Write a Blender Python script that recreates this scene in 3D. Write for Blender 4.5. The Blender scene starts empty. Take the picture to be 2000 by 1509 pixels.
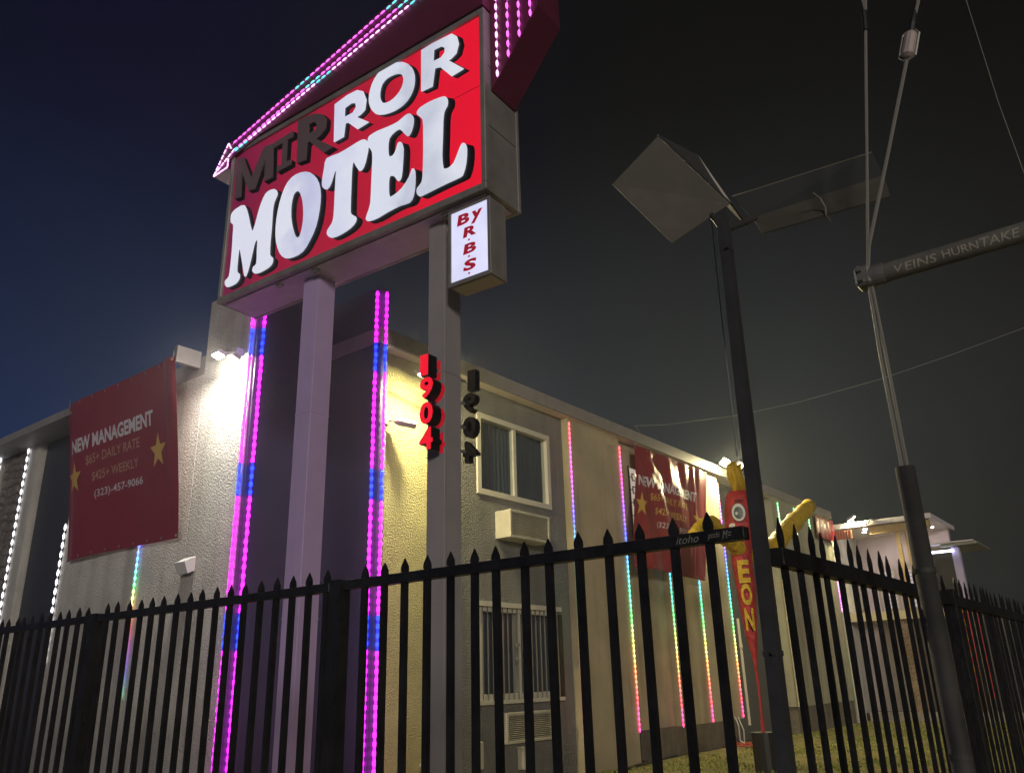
import bpy, bmesh, math, random
from mathutils import Vector, Matrix
from mathutils.geometry import tessellate_polygon
random.seed(7)
sc = bpy.context.scene
COL = sc.collection

# ------------------------------------------------------------------ camera
RX = Vector((0.6184, -0.7854, -0.0277)); 
CAM_F = 1595.36; YAW = math.radians(37.7215); PIT = math.radians(19.7096); ROLL = math.radians(-1.5874)
FW = Vector((math.cos(PIT)*math.cos(YAW), math.cos(PIT)*math.sin(YAW), math.sin(PIT)))
r0 = Vector((math.sin(YAW), -math.cos(YAW), 0)); u0 = r0.cross(FW)
RX = r0*math.cos(ROLL)+u0*math.sin(ROLL); UP = -r0*math.sin(ROLL)+u0*math.cos(ROLL)
EYE = Vector((0, 0, 1.4))
cd = bpy.data.cameras.new('camera'); cam = bpy.data.objects.new('camera', cd); COL.objects.link(cam)
cd.sensor_width = 36; cd.lens = CAM_F/2000*36; cd.clip_start = .05; cd.clip_end = 2000
mw = Matrix((RX, UP, -FW)).transposed().to_4x4(); mw.translation = EYE; cam.matrix_world = mw
sc.camera = cam

def at(px, py, ax, val):
    """survey helper: where the sight line through a photo pixel meets the plane  axis = val"""
    d = FW + RX*((px-1000)/CAM_F) - UP*((py-754.5)/CAM_F)
    t = (val-EYE[ax])/d[ax]
    return EYE + d*t
def atd(px, py, dist):
    d = FW + RX*((px-1000)/CAM_F) - UP*((py-754.5)/CAM_F)
    return EYE + d*(dist/math.hypot(d.x, d.y))

# ------------------------------------------------------------------ night sky, street light, exposure
def s2l(c):
    return tuple((x/255/12.92 if x/255 <= .04045 else ((x/255+.055)/1.055)**2.4) for x in c)
w = bpy.data.worlds.new('World'); sc.world = w; w.use_nodes = True
nt = w.node_tree; nt.nodes.clear()
N = nt.nodes.new; K = nt.links.new
wo = N('ShaderNodeOutputWorld'); bg = N('ShaderNodeBackground'); tc = N('ShaderNodeTexCoord')
sep = N('ShaderNodeSeparateXYZ'); K(tc.outputs['Generated'], sep.inputs[0])
def ramp(inp, stops):
    r = N('ShaderNodeValToRGB'); r.color_ramp.interpolation = 'EASE'
    while len(r.color_ramp.elements) < len(stops): r.color_ramp.elements.new(.5)
    for e, (p, c) in zip(r.color_ramp.elements, stops): e.position = p; e.color = (*c, 1)
    K(inp, r.inputs[0]); return r
# city glow: bluish toward the avenue on the left, brownish grey to the right, darker overhead
mp = N('ShaderNodeMath'); mp.operation = 'MULTIPLY_ADD'; mp.inputs[1].default_value = .5; mp.inputs[2].default_value = .5
dt = N('ShaderNodeVectorMath'); dt.operation = 'DOT_PRODUCT'; dt.inputs[1].default_value = (-.62, .785, 0)
K(tc.outputs['Generated'], dt.inputs[0]); K(dt.outputs['Value'], mp.inputs[0])
lo = ramp(mp.outputs[0], [(.20, s2l((30, 30, 29))), (.38, s2l((44, 49, 52))), (.55, s2l((42, 48, 62))), (.68, s2l((27, 43, 72))), (.85, s2l((18, 35, 72)))])
hi = ramp(mp.outputs[0], [(.20, s2l((12, 11, 11))), (.42, s2l((15, 15, 15))), (.58, s2l((14, 15, 27))), (.68, s2l((11, 12, 34))), (.85, s2l((11, 17, 31)))])
mr = N('ShaderNodeMapRange'); mr.inputs['From Min'].default_value = .16; mr.inputs['From Max'].default_value = .66
mr.interpolation_type = 'SMOOTHSTEP'
K(sep.outputs['Z'], mr.inputs['Value'])
mx = N('ShaderNodeMixRGB'); K(mr.outputs[0], mx.inputs[0]); K(lo.outputs[0], mx.inputs[1]); K(hi.outputs[0], mx.inputs[2])
cn = N('ShaderNodeTexNoise'); cn.inputs['Scale'].default_value = 2.2; cn.inputs['Detail'].default_value = 5; cn.inputs['Roughness'].default_value = .55
K(tc.outputs['Generated'], cn.inputs['Vector'])
cr_ = N('ShaderNodeMapRange'); cr_.inputs['From Min'].default_value = .3; cr_.inputs['From Max'].default_value = .7
cr_.inputs['To Min'].default_value = .82; cr_.inputs['To Max'].default_value = 1.2
K(cn.outputs[0], cr_.inputs['Value'])
cm_ = N('ShaderNodeVectorMath'); cm_.operation = 'SCALE'; K(mx.outputs[0], cm_.inputs[0]); K(cr_.outputs[0], cm_.inputs['Scale'])
K(cm_.outputs[0], bg.inputs['Color']); bg.inputs['Strength'].default_value = 1.0
K(bg.outputs[0], wo.inputs['Surface'])
sd = bpy.data.lights.new('street_light_glow', 'SUN'); sd.energy = 1.0; sd.angle = math.radians(9.0); sd.color = (1, .9, .8)
so = bpy.data.objects.new('street_light_glow', sd); COL.objects.link(so)
so.rotation_euler = Vector((.70, .70, -.17)).to_track_quat('-Z', 'Y').to_euler()
sc.view_settings.view_transform = 'Standard'; sc.view_settings.look = 'None'
sc.view_settings.exposure = 0; sc.view_settings.gamma = 1; sc.view_settings.use_curve_mapping = False
sc.render.engine = 'CYCLES'
sc.cycles.use_denoising = True
sc.cycles.max_bounces = 6; sc.cycles.diffuse_bounces = 3; sc.cycles.glossy_bounces = 3; sc.cycles.transparent_max_bounces = 12
sc.cycles.sample_clamp_indirect = 4.0; sc.cycles.use_light_tree = True

# ------------------------------------------------------------------ helpers
def tag(o, label=None, cat=None, group=None, kind=None):
    if label: o['label'] = label
    if cat: o['category'] = cat
    if group: o['group'] = group
    if kind: o['kind'] = kind
    return o
def empty(name, loc, label, cat, group=None):
    o = bpy.data.objects.new(name, None); COL.objects.link(o); o.location = loc; o.empty_display_size = .2
    return tag(o, label, cat, group)
class MB:
    def __init__(s): s.bm = bmesh.new()
    def box(s, x0, x1, y0, y1, z0, z1):
        v = [s.bm.verts.new((x, y, z)) for x in (x0, x1) for y in (y0, y1) for z in (z0, z1)]
        for f in ((0,1,3,2),(4,6,7,5),(0,4,5,1),(2,3,7,6),(0,2,6,4),(1,5,7,3)): s.bm.faces.new([v[i] for i in f])
        return s
    def obox(s, o, a, b, c):      # oriented box from corner o with edge vectors
        o, a, b, c = map(Vector, (o, a, b, c))
        v = [s.bm.verts.new(o+a*i+b*j+c*k) for i in (0,1) for j in (0,1) for k in (0,1)]
        for f in ((0,1,3,2),(4,6,7,5),(0,4,5,1),(2,3,7,6),(0,2,6,4),(1,5,7,3)): s.bm.faces.new([v[i] for i in f])
        return s
    def tube(s, pts, r, n=8, cap=True):
        pts = [Vector(p) for p in pts]; rings = []
        rs = r if isinstance(r, (list, tuple)) else [r]*len(pts)
        prev = None
        for i, p in enumerate(pts):
            t = (pts[min(i+1, len(pts)-1)]-pts[max(i-1, 0)]).normalized()
            a = prev - t*prev.dot(t) if prev else t.cross(Vector((0, 0, 1)) if abs(t.z) < .9 else Vector((1, 0, 0)))
            a.normalize(); prev = a; b = t.cross(a)
            rings.append([s.bm.verts.new(p+(a*math.cos(q)+b*math.sin(q))*rs[i]) for q in (2*math.pi*k/n for k in range(n))])
        for i in range(len(rings)-1):
            for k in range(n): s.bm.faces.new((rings[i][k], rings[i][(k+1) % n], rings[i+1][(k+1) % n], rings[i+1][k]))
        if cap: s.bm.faces.new(rings[0][::-1]); s.bm.faces.new(rings[-1])
        return s
    def quad(s, *p):
        s.bm.faces.new([s.bm.verts.new(Vector(q)) for q in p]); return s
    def prism(s, poly, d):        # closed outline (3D, planar) extruded by vector d
        d = Vector(d); a = [s.bm.verts.new(Vector(p)) for p in poly]; b = [s.bm.verts.new(Vector(p)+d) for p in poly]
        for t in tessellate_polygon([[Vector(p) for p in poly]]):
            try: s.bm.faces.new([a[i] for i in t]); s.bm.faces.new([b[i] for i in reversed(t)])
            except ValueError: pass
        n = len(poly)
        for i in range(n): s.bm.faces.new((a[i], a[(i+1) % n], b[(i+1) % n], b[i]))
        return s
    def mesh(s, name, m, bevel=0, smooth=False):
        if bevel:
            bmesh.ops.bevel(s.bm, geom=s.bm.edges[:], offset=bevel, segments=1, affect='EDGES', clamp_overlap=True)
        bmesh.ops.recalc_face_normals(s.bm, faces=s.bm.faces[:])
        me = bpy.data.meshes.new(name); s.bm.to_mesh(me); s.bm.free()
        if m: me.materials.append(m)
        if smooth:
            for p in me.polygons: p.use_smooth = True
        return me
    def build(s, name, m, parent=None, bevel=0, smooth=False):
        return link(name, s.mesh(name, m, bevel, smooth), parent)
def link(name, me, parent=None, loc=None):
    o = bpy.data.objects.new(name, me); COL.objects.link(o)
    if loc is not None: o.location = loc
    if parent is not None: setp(o, parent)
    return o
def world_loc(o):
    v = Vector(o.location)
    while o.parent: o = o.parent; v += o.location
    return v
def setp(o, parent):              # nothing here is rotated or scaled, so only offsets matter
    o.parent = parent; o.location = Vector(o.location) - world_loc(parent)

# ------------------------------------------------------------------ materials
MATS = {}
def mat(name, col, rough=.6, metal=0, bump=0, bscale=40, var=0, vscale=3, spec=.5, coat=0, stain=0, detail=4, bdist=.02):
    if name in MATS: return MATS[name]
    m = bpy.data.materials.new(name); m.use_nodes = True; MATS[name] = m
    t = m.node_tree; b = t.nodes['Principled BSDF']
    b.inputs['Base Color'].default_value = (*col, 1); b.inputs['Roughness'].default_value = rough
    b.inputs['Metallic'].default_value = metal; b.inputs['Specular IOR Level'].default_value = spec
    b.inputs['Coat Weight'].default_value = coat
    g = t.nodes.new('ShaderNodeNewGeometry')
    last = None
    if var:
        n = t.nodes.new('ShaderNodeTexNoise'); n.inputs['Scale'].default_value = vscale; n.inputs['Detail'].default_value = 6
        n.inputs['Roughness'].default_value = .65
        t.links.new(g.outputs['Position'], n.inputs['Vector'])
        r = t.nodes.new('ShaderNodeValToRGB'); e = r.color_ramp.elements
        e[0].position = .3; e[1].position = .7
        e[0].color = (*[c*(1-var) for c in col], 1); e[1].color = (*[min(1, c*(1+var*.5)) for c in col], 1)
        t.links.new(n.outputs[0], r.inputs[0]); last = r.outputs[0]
        if stain:                 # weather streaks that run down the wall
            mpn = t.nodes.new('ShaderNodeMapping'); mpn.inputs['Scale'].default_value = (2.3, 2.3, .22)
            t.links.new(g.outputs['Position'], mpn.inputs['Vector'])
            n2 = t.nodes.new('ShaderNodeTexNoise'); n2.inputs['Scale'].default_value = 1.6; n2.inputs['Detail'].default_value = 7
            t.links.new(mpn.outputs[0], n2.inputs['Vector'])
            r2 = t.nodes.new('ShaderNodeMapRange'); r2.inputs['From Min'].default_value = .48; r2.inputs['From Max'].default_value = .75
            r2.inputs['To Max'].default_value = stain
            t.links.new(n2.outputs[0], r2.inputs['Value'])
            mxn = t.nodes.new('ShaderNodeMixRGB'); mxn.blend_type = 'MULTIPLY'; mxn.inputs[2].default_value = (.42, .36, .30, 1)
            t.links.new(r2.outputs[0], mxn.inputs[0]); t.links.new(last, mxn.inputs[1]); last = mxn.outputs[0]
        t.links.new(last, b.inputs['Base Color'])
        rr = t.nodes.new('ShaderNodeMapRange'); rr.inputs['To Min'].default_value = rough*.85; rr.inputs['To Max'].default_value = min(1, rough*1.15)
        t.links.new(n.outputs[0], rr.inputs['Value']); t.links.new(rr.outputs[0], b.inputs['Roughness'])
    if bump:
        n = t.nodes.new('ShaderNodeTexNoise'); n.inputs['Scale'].default_value = bscale; n.inputs['Detail'].default_value = detail
        t.links.new(g.outputs['Position'], n.inputs['Vector'])
        bp = t.nodes.new('ShaderNodeBump'); bp.inputs['Strength'].default_value = bump; bp.inputs['Distance'].default_value = bdist
        t.links.new(n.outputs[0], bp.inputs['Height']); t.links.new(bp.outputs[0], b.inputs['Normal'])
    return m
def emis(name, col, strength, base=(.5, .5, .5), var=0, vscale=4):
    if name in MATS: return MATS[name]
    m = bpy.data.materials.new(name); m.use_nodes = True; MATS[name] = m
    t = m.node_tree; b = t.nodes['Principled BSDF']; b.inputs['Base Color'].default_value = (*base, 1)
    b.inputs['Roughness'].default_value = .35
    b.inputs['Emission Color'].default_value = (*col, 1); b.inputs['Emission Strength'].default_value = strength
    if var:
        g = t.nodes.new('ShaderNodeNewGeometry'); n = t.nodes.new('ShaderNodeTexNoise'); n.inputs['Scale'].default_value = vscale
        n.inputs['Detail'].default_value = 3
        t.links.new(g.outputs['Position'], n.inputs['Vector'])
        r = t.nodes.new('ShaderNodeMapRange'); r.inputs['From Min'].default_value = .3; r.inputs['From Max'].default_value = .7
        r.inputs['To Min'].default_value = strength*(1-var); r.inputs['To Max'].default_value = strength*(1+var)
        t.links.new(n.outputs[0], r.inputs['Value']); t.links.new(r.outputs[0], b.inputs['Emission Strength'])
    return m
def rainbow(name, stops, z0, z1, strength):
    """addressable LED colours along the height of a strip"""
    if name in MATS: return MATS[name]
    m = bpy.data.materials.new(name); m.use_nodes = True; MATS[name] = m
    t = m.node_tree; b = t.nodes['Principled BSDF']; b.inputs['Base Color'].default_value = (.6, .6, .6, 1)
    g = t.nodes.new('ShaderNodeNewGeometry'); s = t.nodes.new('ShaderNodeSeparateXYZ'); t.links.new(g.outputs['Position'], s.inputs[0])
    r = t.nodes.new('ShaderNodeMapRange'); r.inputs['From Min'].default_value = z0; r.inputs['From Max'].default_value = z1
    t.links.new(s.outputs['Z'], r.inputs['Value'])
    c = t.nodes.new('ShaderNodeValToRGB')
    while len(c.color_ramp.elements) < len(stops): c.color_ramp.elements.new(.5)
    for e, (p, k) in zip(c.color_ramp.elements, stops): e.position = p; e.color = (*k, 1)
    t.links.new(r.outputs[0], c.inputs[0]); t.links.new(c.outputs[0], b.inputs['Emission Color'])
    b.inputs['Emission Strength'].default_value = strength
    return m
def glass(name):
    if name in MATS: return MATS[name]
    m = bpy.data.materials.new(name); m.use_nodes = True; MATS[name] = m
    t = m.node_tree; t.nodes.clear(); o = t.nodes.new('ShaderNodeOutputMaterial')
    tr = t.nodes.new('ShaderNodeBsdfTransparent'); tr.inputs[0].default_value = (.8, .85, .88, 1)
    gl = t.nodes.new('ShaderNodeBsdfGlossy'); gl.inputs['Roughness'].default_value = .04
    lw_ = t.nodes.new('ShaderNodeLayerWeight'); lw_.inputs[0].default_value = .5
    pw = t.nodes.new('ShaderNodeMath'); pw.operation = 'POWER'; pw.inputs[1].default_value = 4.0
    t.links.new(lw_.outputs['Facing'], pw.inputs[0])
    fr = t.nodes.new('ShaderNodeMath'); fr.operation = 'MULTIPLY_ADD'; fr.inputs[1].default_value = .8; fr.inputs[2].default_value = .05
    t.links.new(pw.outputs[0], fr.inputs[0])
    mxs = t.nodes.new('ShaderNodeMixShader')
    t.links.new(fr.outputs[0], mxs.inputs[0]); t.links.new(tr.outputs[0], mxs.inputs[1]); t.links.new(gl.outputs[0], mxs.inputs[2])
    t.links.new(mxs.outputs[0], o.inputs[0]); return m

stucco_w = mat('white_stucco', (.60, .58, .53), .85, bump=1.0, bscale=46, var=.2, vscale=2.0, stain=.45, bdist=.03, detail=3)
stucco_c = mat('cream_stucco', (.64, .60, .31), .85, bump=1.0, bscale=46, var=.14, vscale=2.5, stain=.25, bdist=.03, detail=3)
stucco_g = mat('grey_stucco', (.21, .21, .195), .85, bump=1.0, bscale=46, var=.14, vscale=2.5, stain=.3, bdist=.03, detail=3)
tan = mat('tan_plaster', (.50, .43, .28), .8, bump=.25, bscale=30, var=.2, vscale=1.4, stain=.55)
olive = mat('olive_plaster', (.42, .40, .28), .8, bump=.25, bscale=30, var=.2, vscale=1.4, stain=.55)
pinkw = mat('pale_pink_plaster', (.62, .52, .55), .8, bump=.2, bscale=30, var=.08, vscale=1.5, stain=.15)
dark_p = mat('slate_tower_paint', (.075, .075, .13), .55, bump=.2, bscale=14, var=.12, vscale=1.5, stain=.2)
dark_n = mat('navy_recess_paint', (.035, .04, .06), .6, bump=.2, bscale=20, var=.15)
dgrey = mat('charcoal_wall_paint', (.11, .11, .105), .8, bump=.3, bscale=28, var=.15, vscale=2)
plinthm = mat('stained_concrete', (.20, .175, .13), .9, bump=.6, bscale=18, var=.35, vscale=4, stain=.5)
fasciam = mat('grey_fascia_paint', (.30, .28, .27), .6, bump=.1, bscale=20, var=.12, vscale=4, stain=.3)
soffitm = mat('cream_soffit_paint', (.72, .66, .52), .7, var=.1, vscale=5)
framew = mat('white_window_frame', (.62, .60, .50), .45, var=.08, vscale=8)
silver = mat('sign_cabinet_metal', (.37, .35, .33), .42, metal=.25, bump=.05, bscale=8, var=.22, vscale=4, stain=.6)
postm = mat('sign_post_paint', (.42, .39, .40), .38, bump=.06, bscale=10, var=.08, vscale=4, stain=.2)
purple_lit = mat('post_paint_with_purple_light', (.62, .46, .80), .36, bump=.06, bscale=10, var=.08, vscale=4, stain=.2)  # purple light on the left post is put into its paint colour
whitem = mat('white_sheet_metal', (.74, .70, .72), .4, var=.12, vscale=6, stain=.3)
blackp = mat('black_fence_paint', (.017, .0165, .018), .45, bump=.25, bscale=70, var=.75, vscale=9)
signblack = mat('black_letter_paint', (.012, .011, .013), .4)
galv = mat('galvanised_steel', (.33, .33, .30), .5, metal=.5, bump=.1, bscale=30, var=.25, vscale=12)
shadem = mat('weathered_shade_metal', (.115, .108, .085), .65, metal=0, bump=.1, bscale=12, var=.25, vscale=9)
sleevem = mat('guy_guard_plastic', (.085, .085, .078), .65, bump=.1, bscale=20, var=.4, vscale=7, stain=.5)
polem = mat('dark_steel_pole', (.06, .06, .062), .5, bump=.1, bscale=20, var=.3, vscale=8)
redm = mat('red_banner_vinyl', (.30, .02, .04), .38, var=.12, vscale=3, spec=.5)
bwhite = mat('banner_white_print', (.74, .70, .74), .5)
bgold = mat('banner_gold_print', (.68, .44, .10), .5)
btan = mat('banner_tan_print', (.56, .33, .22), .5)
arrowm = mat('maroon_arrow_paint', (.15, .025, .06), .45, var=.15, vscale=4, stain=.2)
yellown = mat('yellow_nylon', (.72, .47, .03), .55, bump=1, bscale=9, var=.25, vscale=5, bdist=.05)
redn = mat('red_nylon', (.55, .05, .05), .55, bump=1, bscale=9, var=.25, vscale=5, bdist=.05)
blackm = mat('black_print', (.02, .02, .02), .5)
whitep = mat('white_print', (.7, .7, .66), .5)
curtm = mat('grey_curtain', (.055, .07, .095), .8, var=.1)
acm = mat('air_conditioner_plastic', (.55, .53, .42), .5, var=.12, vscale=6, stain=.3)
acdark = mat('air_conditioner_inside', (.02, .02, .02), .7)
rubber = mat('black_cable', (.02, .02, .02), .5)
wirem = mat('grey_cable', (.30, .29, .25), .5)
timber = mat('raw_timber', (.50, .36, .18), .7, bump=.2, bscale=20, var=.2, vscale=5)
creambeam = mat('cream_slab_paint', (.62, .55, .34), .7, var=.12, vscale=3, stain=.3)
brown = mat('brown_door_paint', (.16, .09, .05), .6, var=.2, vscale=4)
stonem = mat('stone_facing', (.20, .17, .155), .9, bump=1, bscale=22, var=.45, vscale=9)
stonew = mat('warm_stone_facing', (.42, .30, .20), .9, bump=1, bscale=30, var=.6, vscale=16)
orangem = mat('orange_cord', (.45, .06, .03), .5)

# ------------------------------------------------------------------ the setting: ground, pavement, lawn
def sheet(name, x0, x1, y0, y1, z, m):
    o = MB().quad((x0, y0, z), (x1, y0, z), (x1, y1, z), (x0, y1, z)).build(name, m); return tag(o, kind='structure')
sheet('ground', -60, 140, -60, 140, -.02, mat('asphalt', (.05, .05, .05), .85, bump=.4, bscale=60, var=.25, vscale=2))
tag(MB().box(-2.5, 2.05, -3, 30, -.14, 0).build('pavement', mat('pavement_concrete', (.28, .27, .25), .85, bump=.3, bscale=40, var=.2, vscale=2)), kind='structure')
lawnm = mat('lawn_soil', (.24, .21, .075), .95, bump=1, bscale=9, var=.6, vscale=2.2, bdist=.05)
sheet('lawn', 2.05, 60, -12, 7.9, .0, lawnm)
sheet('side_yard', 2.05, 5.85, 7.9, 30, .0, mat('yard_dirt', (.12, .11, .09), .95, bump=.6, bscale=12, var=.4))
# grass blades, clumped and worn
gb = bmesh.new(); rg = random.Random(3)
for k in range(20000):
    x = 11+ (rg.random()**1.3)*20; y = 2.6+rg.random()*5.0
    d = math.sin(x*1.9+2*math.sin(y*1.3))+math.sin(y*2.7+x*.6)
    if rg.random() > .45+.28*d: continue
    h = rg.uniform(.02, .06); a = rg.random()*6.28; wd = rg.uniform(.008, .016); lx, ly = rg.uniform(-.04, .04), rg.uniform(-.04, .04)
    gb.faces.new([gb.verts.new((x-wd*math.cos(a), y-wd*math.sin(a), 0)), gb.verts.new((x+wd*math.cos(a), y+wd*math.sin(a), 0)), gb.verts.new((x+lx, y+ly, h))])
gm = bpy.data.meshes.new('lawn_grass'); gb.to_mesh(gm); gb.free(); gm.materials.append(mat('grass_blade', (.26, .32, .055), .7, var=.4, vscale=5))
tag(link('lawn_grass', gm), kind='stuff')

# ------------------------------------------------------------------ the motel building
X1 = 5.79; YW = 7.826; YB = 7.692; YF = 7.62; ZS = 5.75; ZR = 5.97
motel = empty('motel_building', (X1, YW, 0), 'two storey stucco motel behind the black picket fence with dark corner tower', 'building')
def wall(name, m, boxes, label=None, parent=motel):
    mb = MB()
    for b in boxes: mb.box(*b)
    o = mb.build(name, m, parent)
    if label: tag(o, label)
    return o
wall('wall', stucco_w, [(X1, 6.2, 9.905, 13.4, 0, 5.52)], 'white stucco side wall under the left banner')
wall('wall', stucco_w, [(X1, 6.28, 8.765, 9.9, 0, 6.62)], 'white stucco flank of the corner tower')
wall('tower_panel', dark_p, [(X1, 7.0, 8.70, 8.76, 0, 6.62)], 'dark painted inner panel of the corner tower')
wall('tower_fin', dark_p, [(7.0, 7.13, 7.66, 8.9, 0, 6.60)], 'dark projecting fin of the corner tower')
wall('wall', stucco_c, [(7.135, 8.65, YW, 8.0, 0, ZS-.003)], 'cream stucco front wall beside the tower')
wall('wall', stucco_g, [(8.653, 9.18, YW, 8.0, 0, ZS-.003), (11.08, 11.51, YW, 8.0, 0, ZS-.003), (9.18, 11.08, YW, 8.0, 0, 1.12), (9.18, 11.08, YW, 8.0, 2.42, 4.04), (9.18, 11.08, YW, 8.0, 5.32, ZS-.003)], 'grey stucco bay with the two windows')
wall('pilaster', tan, [(11.515, 13.24, YB, 8.0, 0, ZS-.003)])
wall('wall', tan, [(13.243, 14.827, YW, 8.0, .5, ZS-.003)], 'tan recessed bay behind the front banner')
wall('pilaster', tan, [(14.83, 17.6, YB, 8.0, .5, ZS-.003)])
wall('plinth', plinthm, [(13.8, 17.3, YB+.06, 8.0, 0, .497)])
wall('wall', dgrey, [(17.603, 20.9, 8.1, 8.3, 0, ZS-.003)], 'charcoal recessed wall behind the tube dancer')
wall('wall', olive, [(20.9, 25.45, YB, 8.4, .6, ZS-.003)], 'olive far bay with green light strips')
wall('plinth', plinthm, [(20.95, 25.4, YB+.05, 8.4, 0, .597)])
wall('eave', fasciam, [(6.98, 25.6, YF, 17, ZS, ZR)], 'long front fascia and roof edge')
wall('soffit', soffitm, [(7.13, 25.5, YF+.03, 8.0, ZS-.012, ZS-.004)])
wall('eave', fasciam, [(5.40, 7.1, 10.78, 24, 5.52, 5.65)], 'low side eave above the left banner')
wall('eave', fasciam, [(5.42, X1-.004, 10.02, 10.09, 5.64, 5.88), (X1+.003, 6.3, 9.91, 10.77, 5.525, 5.80)], 'raised end board of the side eave')
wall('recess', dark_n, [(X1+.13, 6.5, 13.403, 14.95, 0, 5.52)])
wall('pilaster', stucco_w, [(X1, 6.5, 14.955, 15.33, 0, 5.52)])
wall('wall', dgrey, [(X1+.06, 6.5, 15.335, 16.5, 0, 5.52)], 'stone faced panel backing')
wall('pilaster', stucco_w, [(X1, 6.5, 16.505, 16.8, 0, 5.52)])
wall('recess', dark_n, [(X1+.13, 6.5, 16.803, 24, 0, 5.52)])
# individual facing stones on the side panel
rs = random.Random(5); nst = 0
y = 15.345
rows = [(15.345, 15.62), (15.62, 15.93), (15.93, 16.22), (16.22, 16.49)]
for c0, c1 in rows:
    z = .9 + rs.random()*.1
    while z < 5.35:
        h = rs.uniform(.10, .22); o_ = rs.uniform(0, .05); p = rs.uniform(.015, .055)
        m2 = MB(); xs = X1+.06-p
        cy, cz = (c0+c1)/2+rs.uniform(-.02, .02), z+h/2
        n = rs.choice((6, 7, 8)); ph = rs.random()
        outl = [(X1+.062, cy+(c1-c0)*.55*math.cos(6.283*(k+ph)/n)*rs.uniform(.8, 1), cz+h*.56*math.sin(6.283*(k+ph)/n)*rs.uniform(.85, 1.05)) for k in range(n)]
        ce = m2.bm.verts.new((xs, cy, cz)); base = [m2.bm.verts.new(q) for q in outl]
        mid = [m2.bm.verts.new((X1+.062-p*.8, cy+(q[1]-cy)*.8, cz+(q[2]-cz)*.8)) for q in outl]
        for k in range(n):
            m2.bm.faces.new((base[k], base[(k+1) % n], mid[(k+1) % n], mid[k])); m2.bm.faces.new((mid[k], mid[(k+1) % n], ce))
        m2.build('stone', stonem, motel); nst += 1
        z += h*.96

# roof vent
vent = MB().tube([(12.6, 9, 5.9), (12.6, 9, 6.45)], .05, 10).tube([(12.6, 9, 6.45), (12.6, 9, 6.58)], .085, 10).build('roof_vent', galv, smooth=False)
tag(vent, 'small metal vent pipe standing on the flat motel roof', 'vent')

# windows
def slider(x0, x1, z0, z1, y, parent):
    f = MB(); d0, d1 = y-.03, y+.09; b = .085
    f.box(x0, x1, d0, d1, z1-b, z1).box(x0, x1, d0, d1, z0, z0+b).box(x0, x0+b, d0, d1, z0+b, z1-b).box(x1-b, x1, d0, d1, z0+b, z1-b)
    wn = f.build('window', framew, parent)
    xm = (x0+x1)/2
    MB().box(xm-.035, xm+.035, y-.01, y+.07, z0+b, z1-b).build('mullion', framew, wn)
    for a, c, dy in ((x0+b, xm-.035, .02), (xm+.035, x1-b, .035)):
        MB().quad((a, y+dy, z0+b), (c, y+dy, z0+b), (c, y+dy, z1-b), (a, y+dy, z1-b)).build('pane', glass('window_glass'), wn)
    for a, c in ((x0+b, xm-.02), (xm+.02, x1-b)):
        cb = bmesh.new(); n = 60; rr = random.Random(int(a*100)); prev = None; ph = rr.random()*5
        for k in range(n+1):
            xx = a+(c-a)*k/n; yy = y+.12+.032*math.sin(k*.95+ph+.8*math.sin(k*.23))
            cur = (cb.verts.new((xx, yy, z0+b)), cb.verts.new((xx, yy, z1-b)))
            if prev: cb.faces.new((prev[0], cur[0], cur[1], prev[1]))
            prev = cur
        me = bpy.data.meshes.new('curtain'); cb.to_mesh(me); cb.free(); me.materials.append(curtm)
        for p in me.polygons: p.use_smooth = True
        link('curtain', me, wn)
    return wn
tag(slider(9.18, 11.08, 4.04, 5.32, YW, motel), 'upper sliding window with pale frame and dark curtains')
lw = slider(9.15, 11.08, 1.13, 2.42, YW, motel); tag(lw, 'lower window behind security bars')
MB().box(9.08, 11.14, YW-.09, YW-.035, 2.40, 2.47).build('bar_rail', framew, lw)
MB().box(9.08, 11.14, YW-.09, YW-.035, 1.08, 1.13).build('bar_rail', framew, lw)
barme = MB().tube([(0, 0, 1.13), (0, 0, 2.40)], .009, 6).mesh('bar', mat('painted_bar', (.16, .15, .13), .5))
for k in range(17):
    link('bar', barme, lw, (9.2+k*.115, YW-.065, 0))
for cx, cz, sg in ((9.98, 1.86, 1), (9.98, 1.68, -1), (10.25, 1.84, 1), (10.25, 1.62, -1)):
    MB().tube([(cx+.05*math.cos(t)*(1-t/9), YW-.078, cz+sg*.05*math.sin(t)*(1-t/9)) for t in [k*.5 for k in range(12)]], .007, 5).build('scroll', galv, lw)
MB().box(11.1, 11.2, YW-.05, YW-.003, 1.13, 2.36).build('side_trim', blackp, lw)

# lit lattice window in the recess
lat = MB()
lat.box(13.74, 13.77, YW-.03, YW+.02, 3.9, 5.29).box(14.69, 14.72, YW-.03, YW+.02, 3.9, 5.29).box(13.77, 14.69, YW-.03, YW+.02, 5.26, 5.29).box(13.77, 14.69, YW-.03, YW+.02, 3.9, 3.93)
lwn = lat.build('window', blackp, motel); tag(lwn, 'lit window with black square lattice beside the front banner')
MB().box(13.77, 14.69, YW-.004, YW+.01, 3.93, 5.26).build('pane', emis('lit_lattice_pane', (1, .86, .72), .42, (.6, .55, .5)), lwn)
for r_ in range(5):
    for c_ in range(3):
        x0 = 13.86+c_*.29; z0 = 3.99+r_*.255; q = MB(); b = .016
        q.box(x0, x0+.16, YW-.03, YW-.012, z0, z0+b).box(x0, x0+.16, YW-.03, YW-.012, z0+.13, z0+.13+b).box(x0, x0+b, YW-.03, YW-.012, z0+b, z0+.13).box(x0+.16-b, x0+.16, YW-.03, YW-.012, z0+b, z0+.13).box(x0-.07, x0, YW-.028, YW-.014, z0+.06, z0+.06+b)
        q.build('lattice_square', blackp, lwn)

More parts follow.
